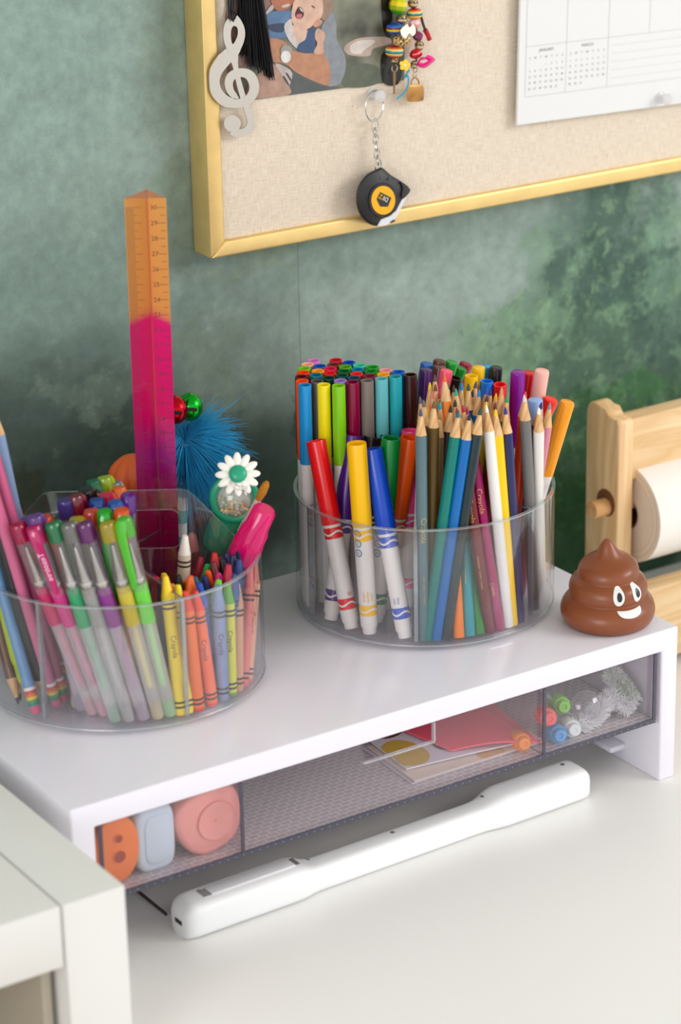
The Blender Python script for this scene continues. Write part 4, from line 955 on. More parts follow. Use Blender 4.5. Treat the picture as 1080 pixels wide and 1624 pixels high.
# orange sharpener
x, z = dpt(186, 1342); hh = .0225
z = DZ+hh
o = thing('pencil_sharpener', (x, yd+.008, DZ), 'orange oval pencil sharpener with two holes inside the drawer', 'sharpener')
ORG = M((255, 132, 44), .35, key='orange_plastic')
wpart('body', slab(squircle(x, z, .0155, hh, 2.1), yd, yd+.018), ORG, o, bevel=.002, seg=3, angle=60)
for dz_, r_ in ((.0075, .0030), (-.0045, .0044)):
    t = MB().lathe([(r_, 0), (r_*.98, .0006), (r_*.75, .0052), (.0002, .0055)], 22, caps=False); t.xf(Matrix.Translation((x+.001, yd-.0003, z+dz_)) @ Matrix.Rotation(rad(-90), 4, 'X'))
    wpart('sharpening_hole', MB().add([(x+.001+r_*math.cos(a), yd-.0004, z+dz_+r_*math.sin(a)) for a in np.linspace(0, 2*math.pi, 25)[:-1]], [tuple(range(24))]), M((170, 52, 14), .6, key='hole_orange'), o, smooth=False)
    wpart('hole_rim', MB().tube([(x+.001+r_*math.cos(a), yd-.0002, z+dz_+r_*math.sin(a)) for a in np.linspace(0, 2*math.pi, 25)[:-1]], .0006, 6, closed=True), ORG, o)
# pale blue block
x, _ = dpt(249, 1330); hh = .0218; z = DZ+hh
o = thing('eraser_case', (x, yd+.008, DZ), 'pale blue rounded eraser case standing in the drawer', 'eraser')
PB_ = M((214, 232, 242), .4, key='pale_blue_plastic')
wpart('body', slab(squircle(x, z, .0135, hh, 4), yd, yd+.020), PB_, o, bevel=.0035, seg=4, angle=50)
wpart('raised_face', slab(squircle(x+.0012, z, .0095, hh*.74, 4), yd-.0008, yd+.001), PB_, o, bevel=.0006, seg=2, angle=50)
# pink sharpener
x, _ = dpt(335, 1299); hh = .0222; z = DZ+hh
o = thing('case_sharpener', (x, yd+.008, DZ), 'salmon pink rounded sharpener case standing in the drawer', 'sharpener')
SP = M((250, 168, 156), .4, key='salmon_plastic')
wpart('body', slab(squircle(x, z, .0225, hh, 2.5, rot=.25, egg=.12), yd, yd+.022), SP, o, bevel=.0035, seg=4, angle=50)
wpart('dished_face', MB().lathe([(.0125, 0), (.0105, -.0006), (.0004, -.0010)], 40, caps=False).xf(Matrix.Translation((x+.003, yd-.0011, z)) @ Matrix.Rotation(rad(90), 4, 'X')), SP, o)
wpart('centre_pip', MB().ball((x+.003, yd-.0012, z), .0008, 8, 5), SP, o)

# ------------------------------------------------------------------ papers and envelope
def sheet(name, px4, z, th, mat, label, cat, group, wave=0.0, decals=()):
    P4 = [at(a, b, 'z', z) for a, b in px4]; n, m = 14, 8; mb = MB(); top = []; bot = []
    ctr = sum(P4)/4
    f_ = lambda s, t: (P4[0]*(1-s)+P4[1]*s)*(1-t)+(P4[3]*(1-s)+P4[2]*s)*t
    for j in range(m+1):
        for i in range(n+1):
            s, t = i/n, j/m; q = f_(s, t); h = wave*math.sin(math.pi*s)*(1-t)**2
            top.append((q[0], q[1], z+th+h)); bot.append((q[0], q[1], z+h))
    fs = []; W_ = n+1; K = len(top)
    for j in range(m):
        for i in range(n):
            a = j*W_+i; fs.append((a, a+1, a+W_+1, a+W_)); fs.append((K+a, K+a+W_, K+a+W_+1, K+a+1))
    edge = [i for i in range(W_)]+[j*W_+n for j in range(1, m+1)]+[m*W_+i for i in range(n-1, -1, -1)]+[j*W_ for j in range(m-1, 0, -1)]
    for q in range(len(edge)):
        a, b = edge[q], edge[(q+1) % len(edge)]; fs.append((a, K+a, K+b, b))
    mb.add(top+bot, fs)
    o = thing(name, (ctr[0], ctr[1], z), label, cat, group)
    wpart('sheet', mb, mat, o, angle=50)
    for c, (s0, t0, rs, rt) in decals:
        dm = MB(); vs = []
        for a in np.linspace(0, 2*math.pi, 29)[:-1]:
            s, t = min(max(s0+rs*math.cos(a), 0.004), .996), min(max(t0+rt*math.sin(a), .004), .996); q = f_(s, t); vs.append((q[0], q[1], z+th+.0002+wave*math.sin(math.pi*s)*(1-t)**2))
        dm.add(vs, [tuple(range(28))]); wpart('printed_spot', dm, M(c, .5, key='paper_print'), o, smooth=False)
    return o
GS = 'sticker sheets in the drawer'
sheet('sticker_sheet', [(653, 1244), (860, 1178), (700, 1105), (575, 1187)], DZ+.0002, .0008, M((226, 220, 228), .5), 'pale lilac sticker sheet at the bottom of the paper stack in the drawer', 'paper', GS, 0, [((236, 170, 190), (.55, .05, .12, .10)), ((230, 190, 140), (.75, .05, .1, .08))])
sheet('sticker_sheet', [(658, 1240), (862, 1176), (706, 1108), (584, 1186)], DZ+.0016, .0008, M((240, 226, 212), .5), 'cream sticker sheet in the middle of the paper stack in the drawer', 'paper', GS, 0, [((220, 180, 130), (.62, .06, .1, .09))])
sheet('sticker_sheet', [(645, 1221), (858, 1172), (715, 1100), (578, 1170)], DZ+.0034, .0010, M((236, 232, 242), .5), 'white sticker sheet with a golden spot under the pink envelope', 'paper', GS, .0006, [((222, 186, 74), (.10, .35, .16, .34)), ((110, 100, 106), (.46, .28, .13, .16)), ((110, 60, 40), (.2, .85, .12, .12))])
sheet('pink_envelope', [(716, 1192), (857, 1179), (775, 1112), (618, 1150)], DZ+.0056, .0012, M((255, 104, 124), .55, key='pink_paper'), 'coral pink paper envelope on top of the papers in the drawer', 'envelope', None, .0030)

# ------------------------------------------------------------------ small neon caps
GCN = 'small neon pen caps in the drawer'
for nm, px, py, zc, y, col in (('coral red', 868, 1137, .0195, .014, (248, 104, 100)), ('lime green', 890, 1131, .0180, .026, (130, 210, 70)), ('sky blue', 884, 1162, .0062, .012, (88, 160, 220)), ('white', 907, 1156, .0062, .013, (230, 240, 236)), ('orange', 861, 1165, .0062, .016, (252, 152, 60))):
    zz = DZ+zc; p = at(px, py, 'y', y); c = Vector((p[0], y, zz))
    if nm == 'orange': c.x = .3405
    v = Vector((-.35, -1, .25)).normalized(); q = v.to_track_quat('Z', 'Y')
    o = thing('pen_cap', tuple(c), 'small %s stepped pen cap in the clear drawer' % nm, 'cap', GCN); o.rotation_euler = q.to_euler()
    cm = M(col, .35, key='neon_cap')
    part('cap_body', ('nc1',), lambda: MB().lathe([(.0060, -.012), (.0062, -.011), (.0062, .001), (.0056, .002)], 22), cm, o)
    part('cap_nose', ('nc2',), lambda: MB().lathe([(.0046, .0018), (.0046, .006), (.0038, .0072), (.0018, .0073), (.0014, .0064), (.0002, .0064)], 22), cm, o)
# ------------------------------------------------------------------ clear suction cup
sc_ = Vector((at(930, 1127, 'y', .018)[0], .018, DZ+.0165))
o = thing('suction_cup', (sc_.x, sc_.y, DZ), 'clear plastic suction cup with a bent stem in the drawer', 'suction cup')
SCM = clear((240, 240, 244), .12, .6, .05, .15, (240, 240, 244), 'clear_vinyl')
q = Vector((-.4, -1, .45)).to_track_quat('Z', 'Y').to_matrix().to_4x4(); q.translation = sc_
wpart('cup', MB().lathe([(.0098, 0), (.0100, .0006), (.0085, .0022), (.0040, .0034), (.0036, .0056), (.0002, .0058)], 30, caps=False).xf(q), SCM, o)
wpart('cup_rim', MB().lathe([(.0099, -.0004), (.0104, .0003), (.0099, .0010)], 30, caps=False).xf(q), LIGHTEDGE, o)
wpart('stem', MB().tube([sc_+Vector((-.004, .002, -.009)), sc_+Vector((-.012, .010, -.004)), sc_+Vector((-.022, .022, .010))], .0016, 8), SCM, o)
# ------------------------------------------------------------------ fuzzy yarn
ys_old = smooth_path([(.374, .020, DZ+.006), (.386, .022, DZ+.009), (.400, .030, DZ+.013), (.412, .045, DZ+.020), (.424, .060, DZ+.028), (.430, .045, DZ+.033), (.428, .025, DZ+.028), (.422, .020, DZ+.016), (.416, .018, DZ+.010)], 14)
o = thing('fuzzy_yarn', (.40, .03, DZ), 'loop of fuzzy white and green eyelash yarn in the drawer', 'yarn')
YP = [(916, 1160, .016), (936, 1142, .018), (958, 1118, .022), (984, 1092, .028), (1008, 1066, .034), (1026, 1056, .036), (1030, 1072, .028), (1016, 1092, .022), (1000, 1108, .018), (988, 1120, .016)]
ys = smooth_path([at(*q) for q in [(a, b, 'y', c) for a, b, c in YP]], 14)
ys = [np.array([min(q[0], dx1-.008), q[1], min(max(q[2], DZ+.004), dz1-.007)]) for q in ys]
ym = MB(); rr = random.Random(9)
ym.tube(ys, .0026, 7)
for i in range(9000):
    k = rr.randrange(len(ys)-1); t = rr.random(); p = Vector(ys[k]*(1-t)+ys[k+1]*t); tg = Vector(ys[k+1]-ys[k]).normalized()
    d = Vector((rr.gauss(0, 1), rr.gauss(0, 1), rr.gauss(0, 1))); d = (d-tg*d.dot(tg)).normalized(); L_ = rr.uniform(.0035, .0085)
    w_ = tg*rr.uniform(-.3, .8)*L_; a = p+d*L_*.55+w_*.4; b = p+d*L_+w_
    if b.z < DZ+.0005 or b.z > dz1-.001 or b.x > dx1-.003 or b.y < .0055: continue
    ym.tube([p, a, b], [.0004, .00036, .00014], 3, caps=False, mi=1 if 62 < k < 110 and rr.random() < .5 else 0)
yo = wpart('yarn_pile', ym, [M((246, 248, 248), .8, key='white_yarn'), M((176, 210, 160), .8, key='green_yarn')], o); yo['kind'] = 'stuff'

# ================================================================== on the desk
# flat sheet under the riser
o = thing('desk_pad', (.23, .10, 0), 'thin white board with a dark edge lying under the riser', 'board')
wpart('board_sheet', MB().box(.080, .375, .036, .215, .0004, .0018), M((228, 226, 224), .4), o, smooth=False)
wpart('dark_edge', MB().box(.0788, .080, .036, .215, 0, .0018), M((70, 62, 62), .5), o, smooth=False)
# light wand
WA, WB = Vector((.0735, .0100, 0)), Vector((.3930, .0180, 0))
wd = (WB-WA); WL = wd.length; wd.normalize(); wn = Vector((-wd.y, wd.x, 0))
WH = M((242, 243, 244), .3, key='white_wand_plastic')
o = thing('light_wand', tuple((WA+WB)/2), 'white plastic wand-shaped light bar lying on the desk before the riser', 'light')
rings = []
def wsec(s):
    # half width, height along the wand
    e = .0135; k = .0093
    def sm(a, b, x): t = min(max((x-a)/(b-a), 0), 1); return t*t*(3-2*t)
    t = sm(.083, .100, s)*(1-sm(.228, .250, s))
    hw = e*(1-t)+k*t; hg = .0235*(1-t)+.0185*t
    end = min(s, WL-s)
    if end < .009: q = math.sqrt(max(1-(1-end/.009)**2, 0)); hw *= .55+.45*q; hg *= .62+.38*q
    return hw, hg
ss = [0, .0006, .0018, .004, .0065, .009]+list(np.linspace(.014, WL-.014, 52))+[WL-.009, WL-.0065, WL-.004, WL-.0018, WL-.0006, WL]
for s in ss:
    hw, hg = wsec(s); ring = []
    for i in range(36):
        t = 2*math.pi*i/36; c, s_ = math.cos(t), math.sin(t)
        u = hw*abs(c)**(2/4.2)*math.copysign(1, c); v = hg/2*abs(s_)**(2/3.6)*math.copysign(1, s_)
        q = WA+wd*s+wn*u+Vector((0, 0, hg/2+v)); ring.append(tuple(q))
    rings.append(ring)
wpart('body', MB().loft(rings), WH, o, angle=50)
def onw(s, u, z): return tuple(WA+wd*s+wn*u+Vector((0, 0, z)))
def wbox(s0, s1, u0, u1, z0, z1):
    b = MB().box(s0, s1, u0, u1, z0, z1); b.v = [onw(*p) for p in b.v]; return b
for s in (.018, .098, .163, .238, .306): wpart('screw_hole', MB().lathe([(.0016, 0), (.0016, .0003)], 14).xf(Matrix.Translation(onw(s, .004 if s not in (.163,) else .002, wsec(s)[1]-.0002))), M((120, 118, 120), .5), o)
wpart('cover_groove', wbox(.016, .087, -.0052, .0042, .0234, .0237), M((196, 196, 200), .4), o, smooth=False)
wpart('battery_cover', wbox(.0215, .083, -.0056, .0046, .0232, .0246), M((224, 224, 228), .35), o, bevel=.0004, smooth=True)
wpart('latch_slot', wbox(.0838, .0868, -.0048, .0038, .0234, .0239), M((120, 116, 118), .5), o, smooth=False)
wpart('thumb_slot', wbox(.0165, .0212, -.0048, .0038, .0234, .0239), M((150, 146, 148), .5), o, smooth=False)
wpart('usb_port', wbox(-.0004, .0012, -.004, .004, .0085, .0115), M((40, 36, 38), .5), o, bevel=.0004)

# ------------------------------------------------------------------ brown swirl toy
pc = at(972, 1014, 'z', H); PC0 = Vector((pc[0]+.0165, pc[1]+.0262, H))
SC0 = 1.0
prof = [(.0240, 0), (.0282, .0012), (.0312, .0060), (.0318, .0110), (.0302, .0160), (.0268, .0198), (.0256, .0210), (.0262, .0235), (.0262, .0275), (.0244, .0315), (.0212, .0340), (.0204, .0350), (.0206, .0375), (.0196, .0410), (.0170, .0440), (.0132, .0462), (.0100, .0482), (.0078, .0506), (.0060, .0535), (.0042, .0566), (.0022, .0592), (.0004, .0600)]
pp = smooth_path([(a, b) for a, b in prof], 3)
def prad(z):
    for (r0, z0_), (r1, z1_) in zip(pp, pp[1:]):
        if z0_ <= z <= z1_: return r0+(r1-r0)*(z-z0_)/max(z1_-z0_, 1e-9)
    return 0
def swirl(a, r, z):
    # each coil slopes a little so the tiers wind upwards
    k = min(max((z-.004)/.012, 0), 1)*(1-min(max((z-.046)/.01, 0), 1))
    zz = z+.0016*k*math.sin(a+.8)
    t = max(z-.046, 0)/.012; dx = -.0012*t
    return (r*math.cos(a)+dx, r*math.sin(a), zz)
o = thing('swirl_toy', tuple(PC0), 'glossy brown swirled squeeze toy with a smiling face on the riser corner', 'toy')
BRN = M((142, 76, 40), .32, key='brown_rubber', var=.10, vscale=60, bump=.05, bscale=500)
put('body', MB().loft([[swirl(2*math.pi*j/64, r, z) for j in range(64)] for r, z in pp]).mesh('body', angle=80), BRN, o)
def patch(name, a0, z0_, da, dz_, shape, mat, off, par):
    """decal laid on the swirl surface: shape = outline in unit coordinates"""
    mb = MB(); K = 7; n = len(shape); vs = []
    for k in range(K+1):
        for u, v in shape:
            q = k/K; a = a0+da*u*q; z = z0_+dz_*v*q; r = prad(z)+off; vs.append(swirl(a, r, z))
    fs = []
    for k in range(K):
        for j in range(n): fs.append((k*n+j, k*n+(j+1) % n, (k+1)*n+(j+1) % n, (k+1)*n+j))
    mb.add(vs, fs); return put(name, flat_mesh(mb, name), mat, par)
circ = [(math.cos(t), math.sin(t)) for t in np.linspace(0, 2*math.pi, 33)[:-1]]
EYEW, EYEB = M((232, 232, 228), .35, key='toy_white'), M((34, 36, 38), .3, key='toy_black')
fa = rad(237+26)                              # the face looks out past the corner
for s in (-1, 1):
    e = patch('eye', fa+s*.275, .0292, .150, .0062, circ, EYEW, .00035, o)
    patch('pupil', fa+s*.275+.015, .0290, .066, .0030, circ, EYEB, .0007, e)
smile = [(math.cos(t), math.sin(t)*1.0) for t in np.linspace(math.pi, 2*math.pi, 20)]+[(x_, -.12*(1-x_*x_)+.0) for x_ in np.linspace(1, -1, 14)[1:-1]]
smile = [(a, b+.35) for a, b in smile]
patch('mouth', fa+.0, .0182, .33, .0052, smile, EYEW, .0005, o)

# ------------------------------------------------------------------ paper roll stand
SY = .175
PX0 = at(981, 700, 'y', SY)[0]
PINE = wood((242, 208, 158), (222, 178, 122), 1.2, 'z', 'pine_upright'); PINEX = wood((244, 214, 168), (226, 186, 132), 1.0, 'x', 'pine_rail')
def yz_on(px, py, x): p = at(px, py, 'x', x); return p[1], p[2]
ytop, ztop = yz_on(981, 668, PX0); yb, zb_ = yz_on(930, 662, PX0)
PT = .0145; PXR = PX0+.36
o = thing('paper_roll_stand', (PX0+.18, SY+.02, 0), 'pine wood tabletop stand holding a roll of white paper', 'paper stand')
def upright(x):
    yf, yk = SY, yb; h = ztop
    poly = [(yf, 0), (yf, h-.004), (yf+.003, h), (yf+.012, h+.0005)]
    w_ = yk-yf; cy = yf+w_*.62
    poly += [(cy-.0105, h+.0015), (cy-.007, h+.0055)] + [(cy+(yk-cy)*math.sin(t), h+.0055+(.0035)*math.sin(2*t)-(.010)*(1-math.cos(t))) for t in np.linspace(0, math.pi/2, 7)]
    poly += [(yk, 0)]
    return MB().prism(poly, x, x+PT, lambda u, v, q: (q, u, v))
for x in (PX0, PXR): wpart('upright', upright(x), PINE, o, bevel=.0012, seg=2, angle=50)
yr, zr = yz_on(961, 803, PX0)
def disc_x(x0, x1, r, y, z, n=28, mi=0): return MB().tube([(x0, y, z), (x1, y, z)], r, n)
wpart('dowel_hole', disc_x(PX0-.0004, PX0+.001, .0105, yr, zr+.003), M((120, 74, 36), .8), o)
wpart('dowel', disc_x(PX0-.014, PXR+PT+.02, .0066, yr, zr), wood((236, 190, 130), (204, 150, 92), 1, 'x', 'dowel_wood'), o, bevel=.0006)
rt = at(1000, 640, 'y', SY+.004)
wpart('top_rail', MB().box(PX0+PT, PXR, SY+.003, SY+.020, ztop-.050, ztop-.002), PINEX, o, bevel=.0015)
wpart('bottom_rail', MB().box(PX0-.03, PXR+.03, SY-.030, SY-.012, .006, .066), PINEX, o, bevel=.0015)
wpart('foot', MB().box(PX0, PX0+PT, SY-.05, yb+.02, 0, .006), PINE, o, bevel=.001)
wpart('foot', MB().box(PXR, PXR+PT, SY-.05, yb+.02, 0, .006), PINE, o, bevel=.001)
RXL = PX0+PT+.006; RR = .0385; RZ = zr-.0095
o2 = thing('paper_roll', (RXL+.14, yr, RZ-RR), 'thick roll of white drawing paper on the wooden stand', 'paper roll')
def roll_mat():
    m, nt, out = new_mat('rolled_paper_edge')
    p = N(nt, 'ShaderNodeBsdfPrincipled'); p.inputs['Roughness'].default_value = .9; nt.links.new(p.outputs[0], out.inputs[0])
    tc = N(nt, 'ShaderNodeTexCoord'); mp = N(nt, 'ShaderNodeMapping'); mp.inputs['Scale'].default_value = (0, 1, 1); nt.links.new(tc.outputs['Object'], mp.inputs[0])
    ln = N(nt, 'ShaderNodeVectorMath', operation='LENGTH'); nt.links.new(mp.outputs[0], ln.inputs[0])
    nz = N(nt, 'ShaderNodeTexNoise'); nz.noise_dimensions = '1D'; nz.inputs['Scale'].default_value = 420; nt.links.new(ln.outputs['Value'], nz.inputs['W'])
    mx = N(nt, 'ShaderNodeMix', data_type='RGBA'); mx.inputs[6].default_value = lin((216, 192, 166)); mx.inputs[7].default_value = lin((242, 228, 210)); nt.links.new(nz.outputs[0], mx.inputs[0]); nt.links.new(mx.outputs[2], p.inputs['Base Color'])
    return m
PAPER = M((244, 240, 232), .85, key='drawing_paper')
def ringx(x0, x1, ro, ri, n=48):
    R = [[(x, ro_*math.cos(2*math.pi*j/n), ro_*math.sin(2*math.pi*j/n)) for j in range(n)] for x, ro_ in ((x0, ri), (x0, ro), (x1, ro), (x1, ri), (x0, ri))]
    return R
R = ringx(0, .30, RR, .0125)
e_ = put('roll_end', MB().loft(R[:2], caps=False).mesh('roll_end'), roll_mat(), o2); e_.location = (RXL-o2.location.x, 0, RR)
e2 = put('paper_wrap', MB().loft(R[1:4], caps=False).mesh('paper_wrap', angle=40), PAPER, o2); e2.location = e_.location
e3 = put('cardboard_core', MB().loft([[(x, a, b) for _, a, b in r] for x, r in ((.0008, ringx(0, 1, .0126, .0105)[1]), (.0008, ringx(0, 1, .0105, .0095)[1]), (.299, ringx(0, 1, .0105, .0095)[1]))], caps=False).mesh('cardboard_core'), M((120, 78, 46), .9), o2); e3.location = e_.location
# ================================================================== things pinned to the board
def pl(px, py, y): return Vector(at(px, py, 'y', y))
def poly_on(mb, pts, y, mi=0, smooth=True, n=5):
    q = smooth_path(pts, n, True) if smooth else pts
    mb.add([tuple(pl(a, b, y)) for a, b in q], [tuple(range(len(q)))], mi)
# ------------------------------------------------------------------ printed photo
yp = YL-.0012
bl, br = pl(362, 163.5, yp), pl(641, 127.3, yp); ex = (br-bl).normalized(); ez = Vector((-ex.z, 0, ex.x)); wd_ = (br-bl).length
def photo_bg():
    m, nt, out = new_mat('photo_background_print')
    p = N(nt, 'ShaderNodeBsdfPrincipled'); p.inputs['Roughness'].default_value = .22; nt.links.new(p.outputs[0], out.inputs[0])
    tc = N(nt, 'ShaderNodeTexCoord'); nz = N(nt, 'ShaderNodeTexNoise'); nz.inputs['Scale'].default_value = 42; nz.inputs['Detail'].default_value = 2; nt.links.new(tc.outputs['Object'], nz.inputs['Vector'])
    cr = N(nt, 'ShaderNodeValToRGB'); nt.links.new(nz.outputs[0], cr.inputs[0]); e = cr.color_ramp.elements
    e[0].position = .3; e[0].color = lin((62, 62, 52)); e[1].position = .7; e[1].color = lin((134, 136, 116))
    nt.links.new(cr.outputs[0], p.inputs['Base Color']); return m
o = thing('family_photo', tuple((bl+br)/2), 'printed photo of a laughing baby in an adult\'s arms on the pin board', 'photo')
ph_ = wd_*1.0
mb = MB(); c4 = [bl, br, br+ez*ph_, bl+ez*ph_]
mb.add([tuple(c) for c in c4]+[tuple(c+Vector((0, .0004, 0))) for c in c4], [(0, 1, 2, 3), (7, 6, 5, 4), (0, 4, 5, 1), (1, 5, 6, 2), (2, 6, 7, 3), (3, 7, 4, 0)])
wpart('photo_paper', mb, photo_bg(), o, smooth=False)
shapes = [((96, 72, 58), [(150, -420), (330, -520), (520, -420), (520, -200), (460, -60), (200, -40), (130, -200)]), ((206, 156, 126), [(200, -330), (330, -380), (450, -320), (460, -120), (400, 0), (260, 20), (200, -110)]), ((74, 56, 48), [(-240, -300), (-80, -420), (90, -330), (130, -100), (60, 120), (-120, 200), (-250, 60)]), ((200, 176, 160), [(980, 520), (1060, 440), (1200, 400), (1450, 400), (1480, 470), (1300, 520), (1250, 600), (1050, 590)]), ((232, 220, 212), [(1060, 480), (1180, 430), (1320, 440), (1220, 520), (1150, 580), (1060, 560)]),
 ((40, 34, 28), [(1380, -200), (1480, -200), (1500, 200), (1470, 400), (1400, 300)]), ((48, 46, 40), [(1380, 600), (1480, 560), (1600, 700), (1560, 900), (1400, 880)]), ((104, 112, 92), [(980, 760), (1150, 680), (1350, 720), (1330, 900), (1000, 930)]),
 ((150, 118, 104), [(-260, 0), (215, -20), (215, 60), (130, 150), (60, 300), (-60, 700), (-230, 1000)]), ((150, 156, 162), [(860, 130), (900, 250), (905, 420), (960, 520), (1000, 640), (990, 780), (930, 900), (830, 925), (800, 900), (820, 700), (740, 580), (740, 440), (740, 300), (790, 200)]),
 ((96, 100, 98), [(400, 720), (560, 790), (780, 900), (825, 955), (600, 985), (400, 1012), (380, 930)]), ((204, 146, 112), [(150, 390), (340, 440), (420, 530), (560, 570), (760, 580), (830, 720), (830, 880), (790, 915), (640, 860), (480, 780), (380, 700), (300, 670), (210, 650), (160, 500)]),
 ((196, 156, 136), [(60, 800), (180, 700), (260, 700), (330, 800), (400, 930), (385, 1015), (60, 1055), (-60, 1070), (-60, 950)]), ((206, 192, 186), [(250, 680), (380, 730), (430, 800), (385, 930), (330, 820)]),
 ((70, 70, 74), [(330, 830), (345, 818), (392, 900), (385, 918)]), ((70, 70, 74), [(360, 790), (372, 780), (418, 850), (408, 866)]), ((96, 130, 170), [(130, 180), (260, 115), (420, 120), (410, 200), (370, 240), (340, 300), (370, 390), (270, 410), (170, 390), (140, 300)]),
 ((58, 72, 96), [(170, 270), (340, 250), (330, 340), (250, 345), (190, 320)]), ((222, 212, 206), [(350, 260), (420, 200), (440, 280), (580, 330), (560, 440), (500, 530), (400, 440), (350, 330)]), ((234, 196, 174), [(440, 270), (590, 320), (560, 420), (480, 440)]),
 ((66, 92, 130), [(600, 320), (690, 300), (680, 450), (660, 560), (490, 540), (500, 470), (570, 420)]), ((226, 180, 154), [(680, 330), (715, 305), (780, 370), (760, 470), (765, 570), (660, 570), (695, 470), (672, 400)]),
 ((168, 138, 116), [(640, -120), (820, -90), (870, 20), (850, 120), (790, 210), (740, 200), (730, 120), (700, 40)]), ((234, 192, 168), [(480, -80), (430, 80), (420, 180), (440, 260), (520, 318), (600, 308), (660, 260), (735, 190), (760, 90), (730, -60), (600, -130)]),
 ((222, 164, 138), [(660, 240), (700, 205), (750, 220), (740, 260), (690, 290), (655, 280)]), ((84, 38, 36), [(500, 70), (545, 110), (550, 170), (510, 205), (470, 190), (460, 140)]), ((206, 116, 116), [(478, 155), (530, 150), (530, 185), (505, 203), (476, 190)]), ((240, 232, 224), [(505, 78), (535, 105), (545, 130), (520, 112)]),
 ((110, 80, 70), [(630, 60), (650, 62), (672, 84), (664, 90), (640, 72)]), ((186, 118, 86), [(215, -30), (450, -30), (400, 80), (300, 118), (230, 80)]), ((220, 200, 190), [(320, 60), (400, 40), (390, 66), (330, 84)]), ((196, 188, 186), [(120, 170), (205, 55), (232, 85), (190, 130)]),
 ((176, 170, 166), [(330, 485), (412, 500), (415, 560), (308, 572)]), ((238, 238, 234), [(360, 545), (398, 560), (415, 610), (398, 655), (360, 673), (322, 655), (305, 610), (322, 562)])]
mb = MB(); pm = []
for i, (c, pts) in enumerate(shapes):
    poly_on(mb, [(a/6.75+400, b/6.75) for a, b in pts], yp-.00006-.00003*i, i); pm.append(M(c, .22, key='photo_print', var=.28, vscale=160))
w0 = o.location; mb.v = [(a-w0.x, b-w0.y, c-w0.z) for a, b, c in mb.v]
put('printed_picture', flat_mesh(mb, 'printed_picture'), pm, o)

# ------------------------------------------------------------------ treble clef bookmark with tassel
yc = YF-.0030
def ribbon(mb, pts, th=.0012, dy=0.0):
    q = smooth_path(pts, 6); rings = []
    for i, p in enumerate(q):
        t = (q[min(i+1, len(q)-1)]-q[max(i-1, 0)])[:2]; t = t/np.hypot(*t); nx, ny = -t[1], t[0]
        a = ((p[0]+nx*p[2])/5.4+280, (p[1]+ny*p[2])/5.4); b = ((p[0]-nx*p[2])/5.4+280, (p[1]-ny*p[2])/5.4)
        A, Bb = pl(*a, yc), pl(*b, yc); dv = Vector((0, th, 0)); A, Bb = A+Vector((0, dy, 0)), Bb+Vector((0, dy, 0)); rings.append([tuple(A), tuple(Bb), tuple(Bb+dv), tuple(A+dv)])
    mb.loft(rings)
o = thing('treble_clef_bookmark', tuple(pl(372, 218, yc)), 'silver treble clef bookmark with a black tassel hanging on the pin board', 'bookmark')
mb = MB()
def by_angle(pts, n=56):
    q = np.array(smooth_path(pts, 12, True)); a = np.arctan2(q[:, 1]-300, q[:, 0]-495); i = np.argsort(a); tt = np.linspace(-math.pi, math.pi, n+1)[:-1]
    return [(np.interp(t, a[i], q[i, 0], period=2*math.pi), np.interp(t, a[i], q[i, 1], period=2*math.pi)) for t in tt]
lo_ = by_angle([(485, 112), (540, 155), (580, 235), (586, 310), (562, 395), (515, 465), (445, 440), (412, 370), (400, 290), (410, 215), (440, 155)]); li_ = by_angle([(495, 222), (520, 238), (524, 290), (506, 345), (480, 378), (467, 330), (466, 270), (478, 232)])
e54 = lambda L_, y: [tuple(pl(a/5.4+280, b/5.4, y)) for a, b in L_]
R4 = [e54(lo_, yc-.0002), e54(li_, yc-.0002), e54(li_, yc+.0010), e54(lo_, yc+.0010)]; mb.loft(R4+R4[:1], caps=False)
ribbon(mb, [(505, 400, 50), (480, 440, 55), (400, 520, 58), (340, 610, 52), (325, 700, 44), (345, 790, 48), (410, 860, 48), (500, 885, 40), (590, 870, 38), (650, 810, 40), (665, 730, 42), (630, 650, 42), (560, 622, 38), (480, 645, 38), (448, 705, 36), (460, 775, 32), (500, 825, 24), (530, 840, 8)])
ribbon(mb, [(480, 420, 45), (490, 480, 40), (505, 560, 24), (525, 660, 22), (550, 760, 24), (580, 860, 25), (610, 950, 27), (632, 1020, 27), (630, 1080, 30), (590, 1130, 34), (530, 1142, 36), (480, 1112, 48)], .0008, .0002)
circ_px = [((478+72*math.cos(t))/5.4+280, (1058+72*math.sin(t))/5.4) for t in np.linspace(0, 2*math.pi, 33)[:-1]]
mb.loft([[tuple(pl(a, b, yc-.0001)) for a, b in circ_px], [tuple(pl(a, b, yc+.0012)) for a, b in circ_px]])
wpart('clef', mb, M((206, 200, 188), .34, .85, key='brushed_steel'), o, smooth=False)
BLK = M((16, 14, 16), .45, key='black_silk')
cd = MB()
for dx in (-3, 1, 4): cd.tube([pl(368+dx, 30, yc-.0012), pl(366+dx, 15, yc-.001), pl(367+dx*1.3, -10, yc-.002), pl(368+dx*1.4, -60, yc-.004)], .0010, 6)
cd.tube([pl(363, 24, yc-.001), pl(370, 33, yc-.002), pl(375, 22, yc-.001), pl(368, 18, yc-.003)], .0010, 6)
wpart('cord', cd, BLK, o)
rr = random.Random(4); ts = MB()
for i in range(230):
    k = rr.random(); x0 = 378+38*k; x1 = 379+55*k**1.15+rr.uniform(-4, 4); y1 = 86+34*k+rr.uniform(-16, 10); yy = yc+.0018+.0026*rr.random()
    if k < .3: y1 -= 10
    ts.tube([pl(x0-3, -70, yy), pl(x0, -10, yy), pl(x0+(x1-x0)*.45+rr.uniform(-1, 1), 40, yy), pl(x1, y1, yy)], .00033, 3, caps=False)
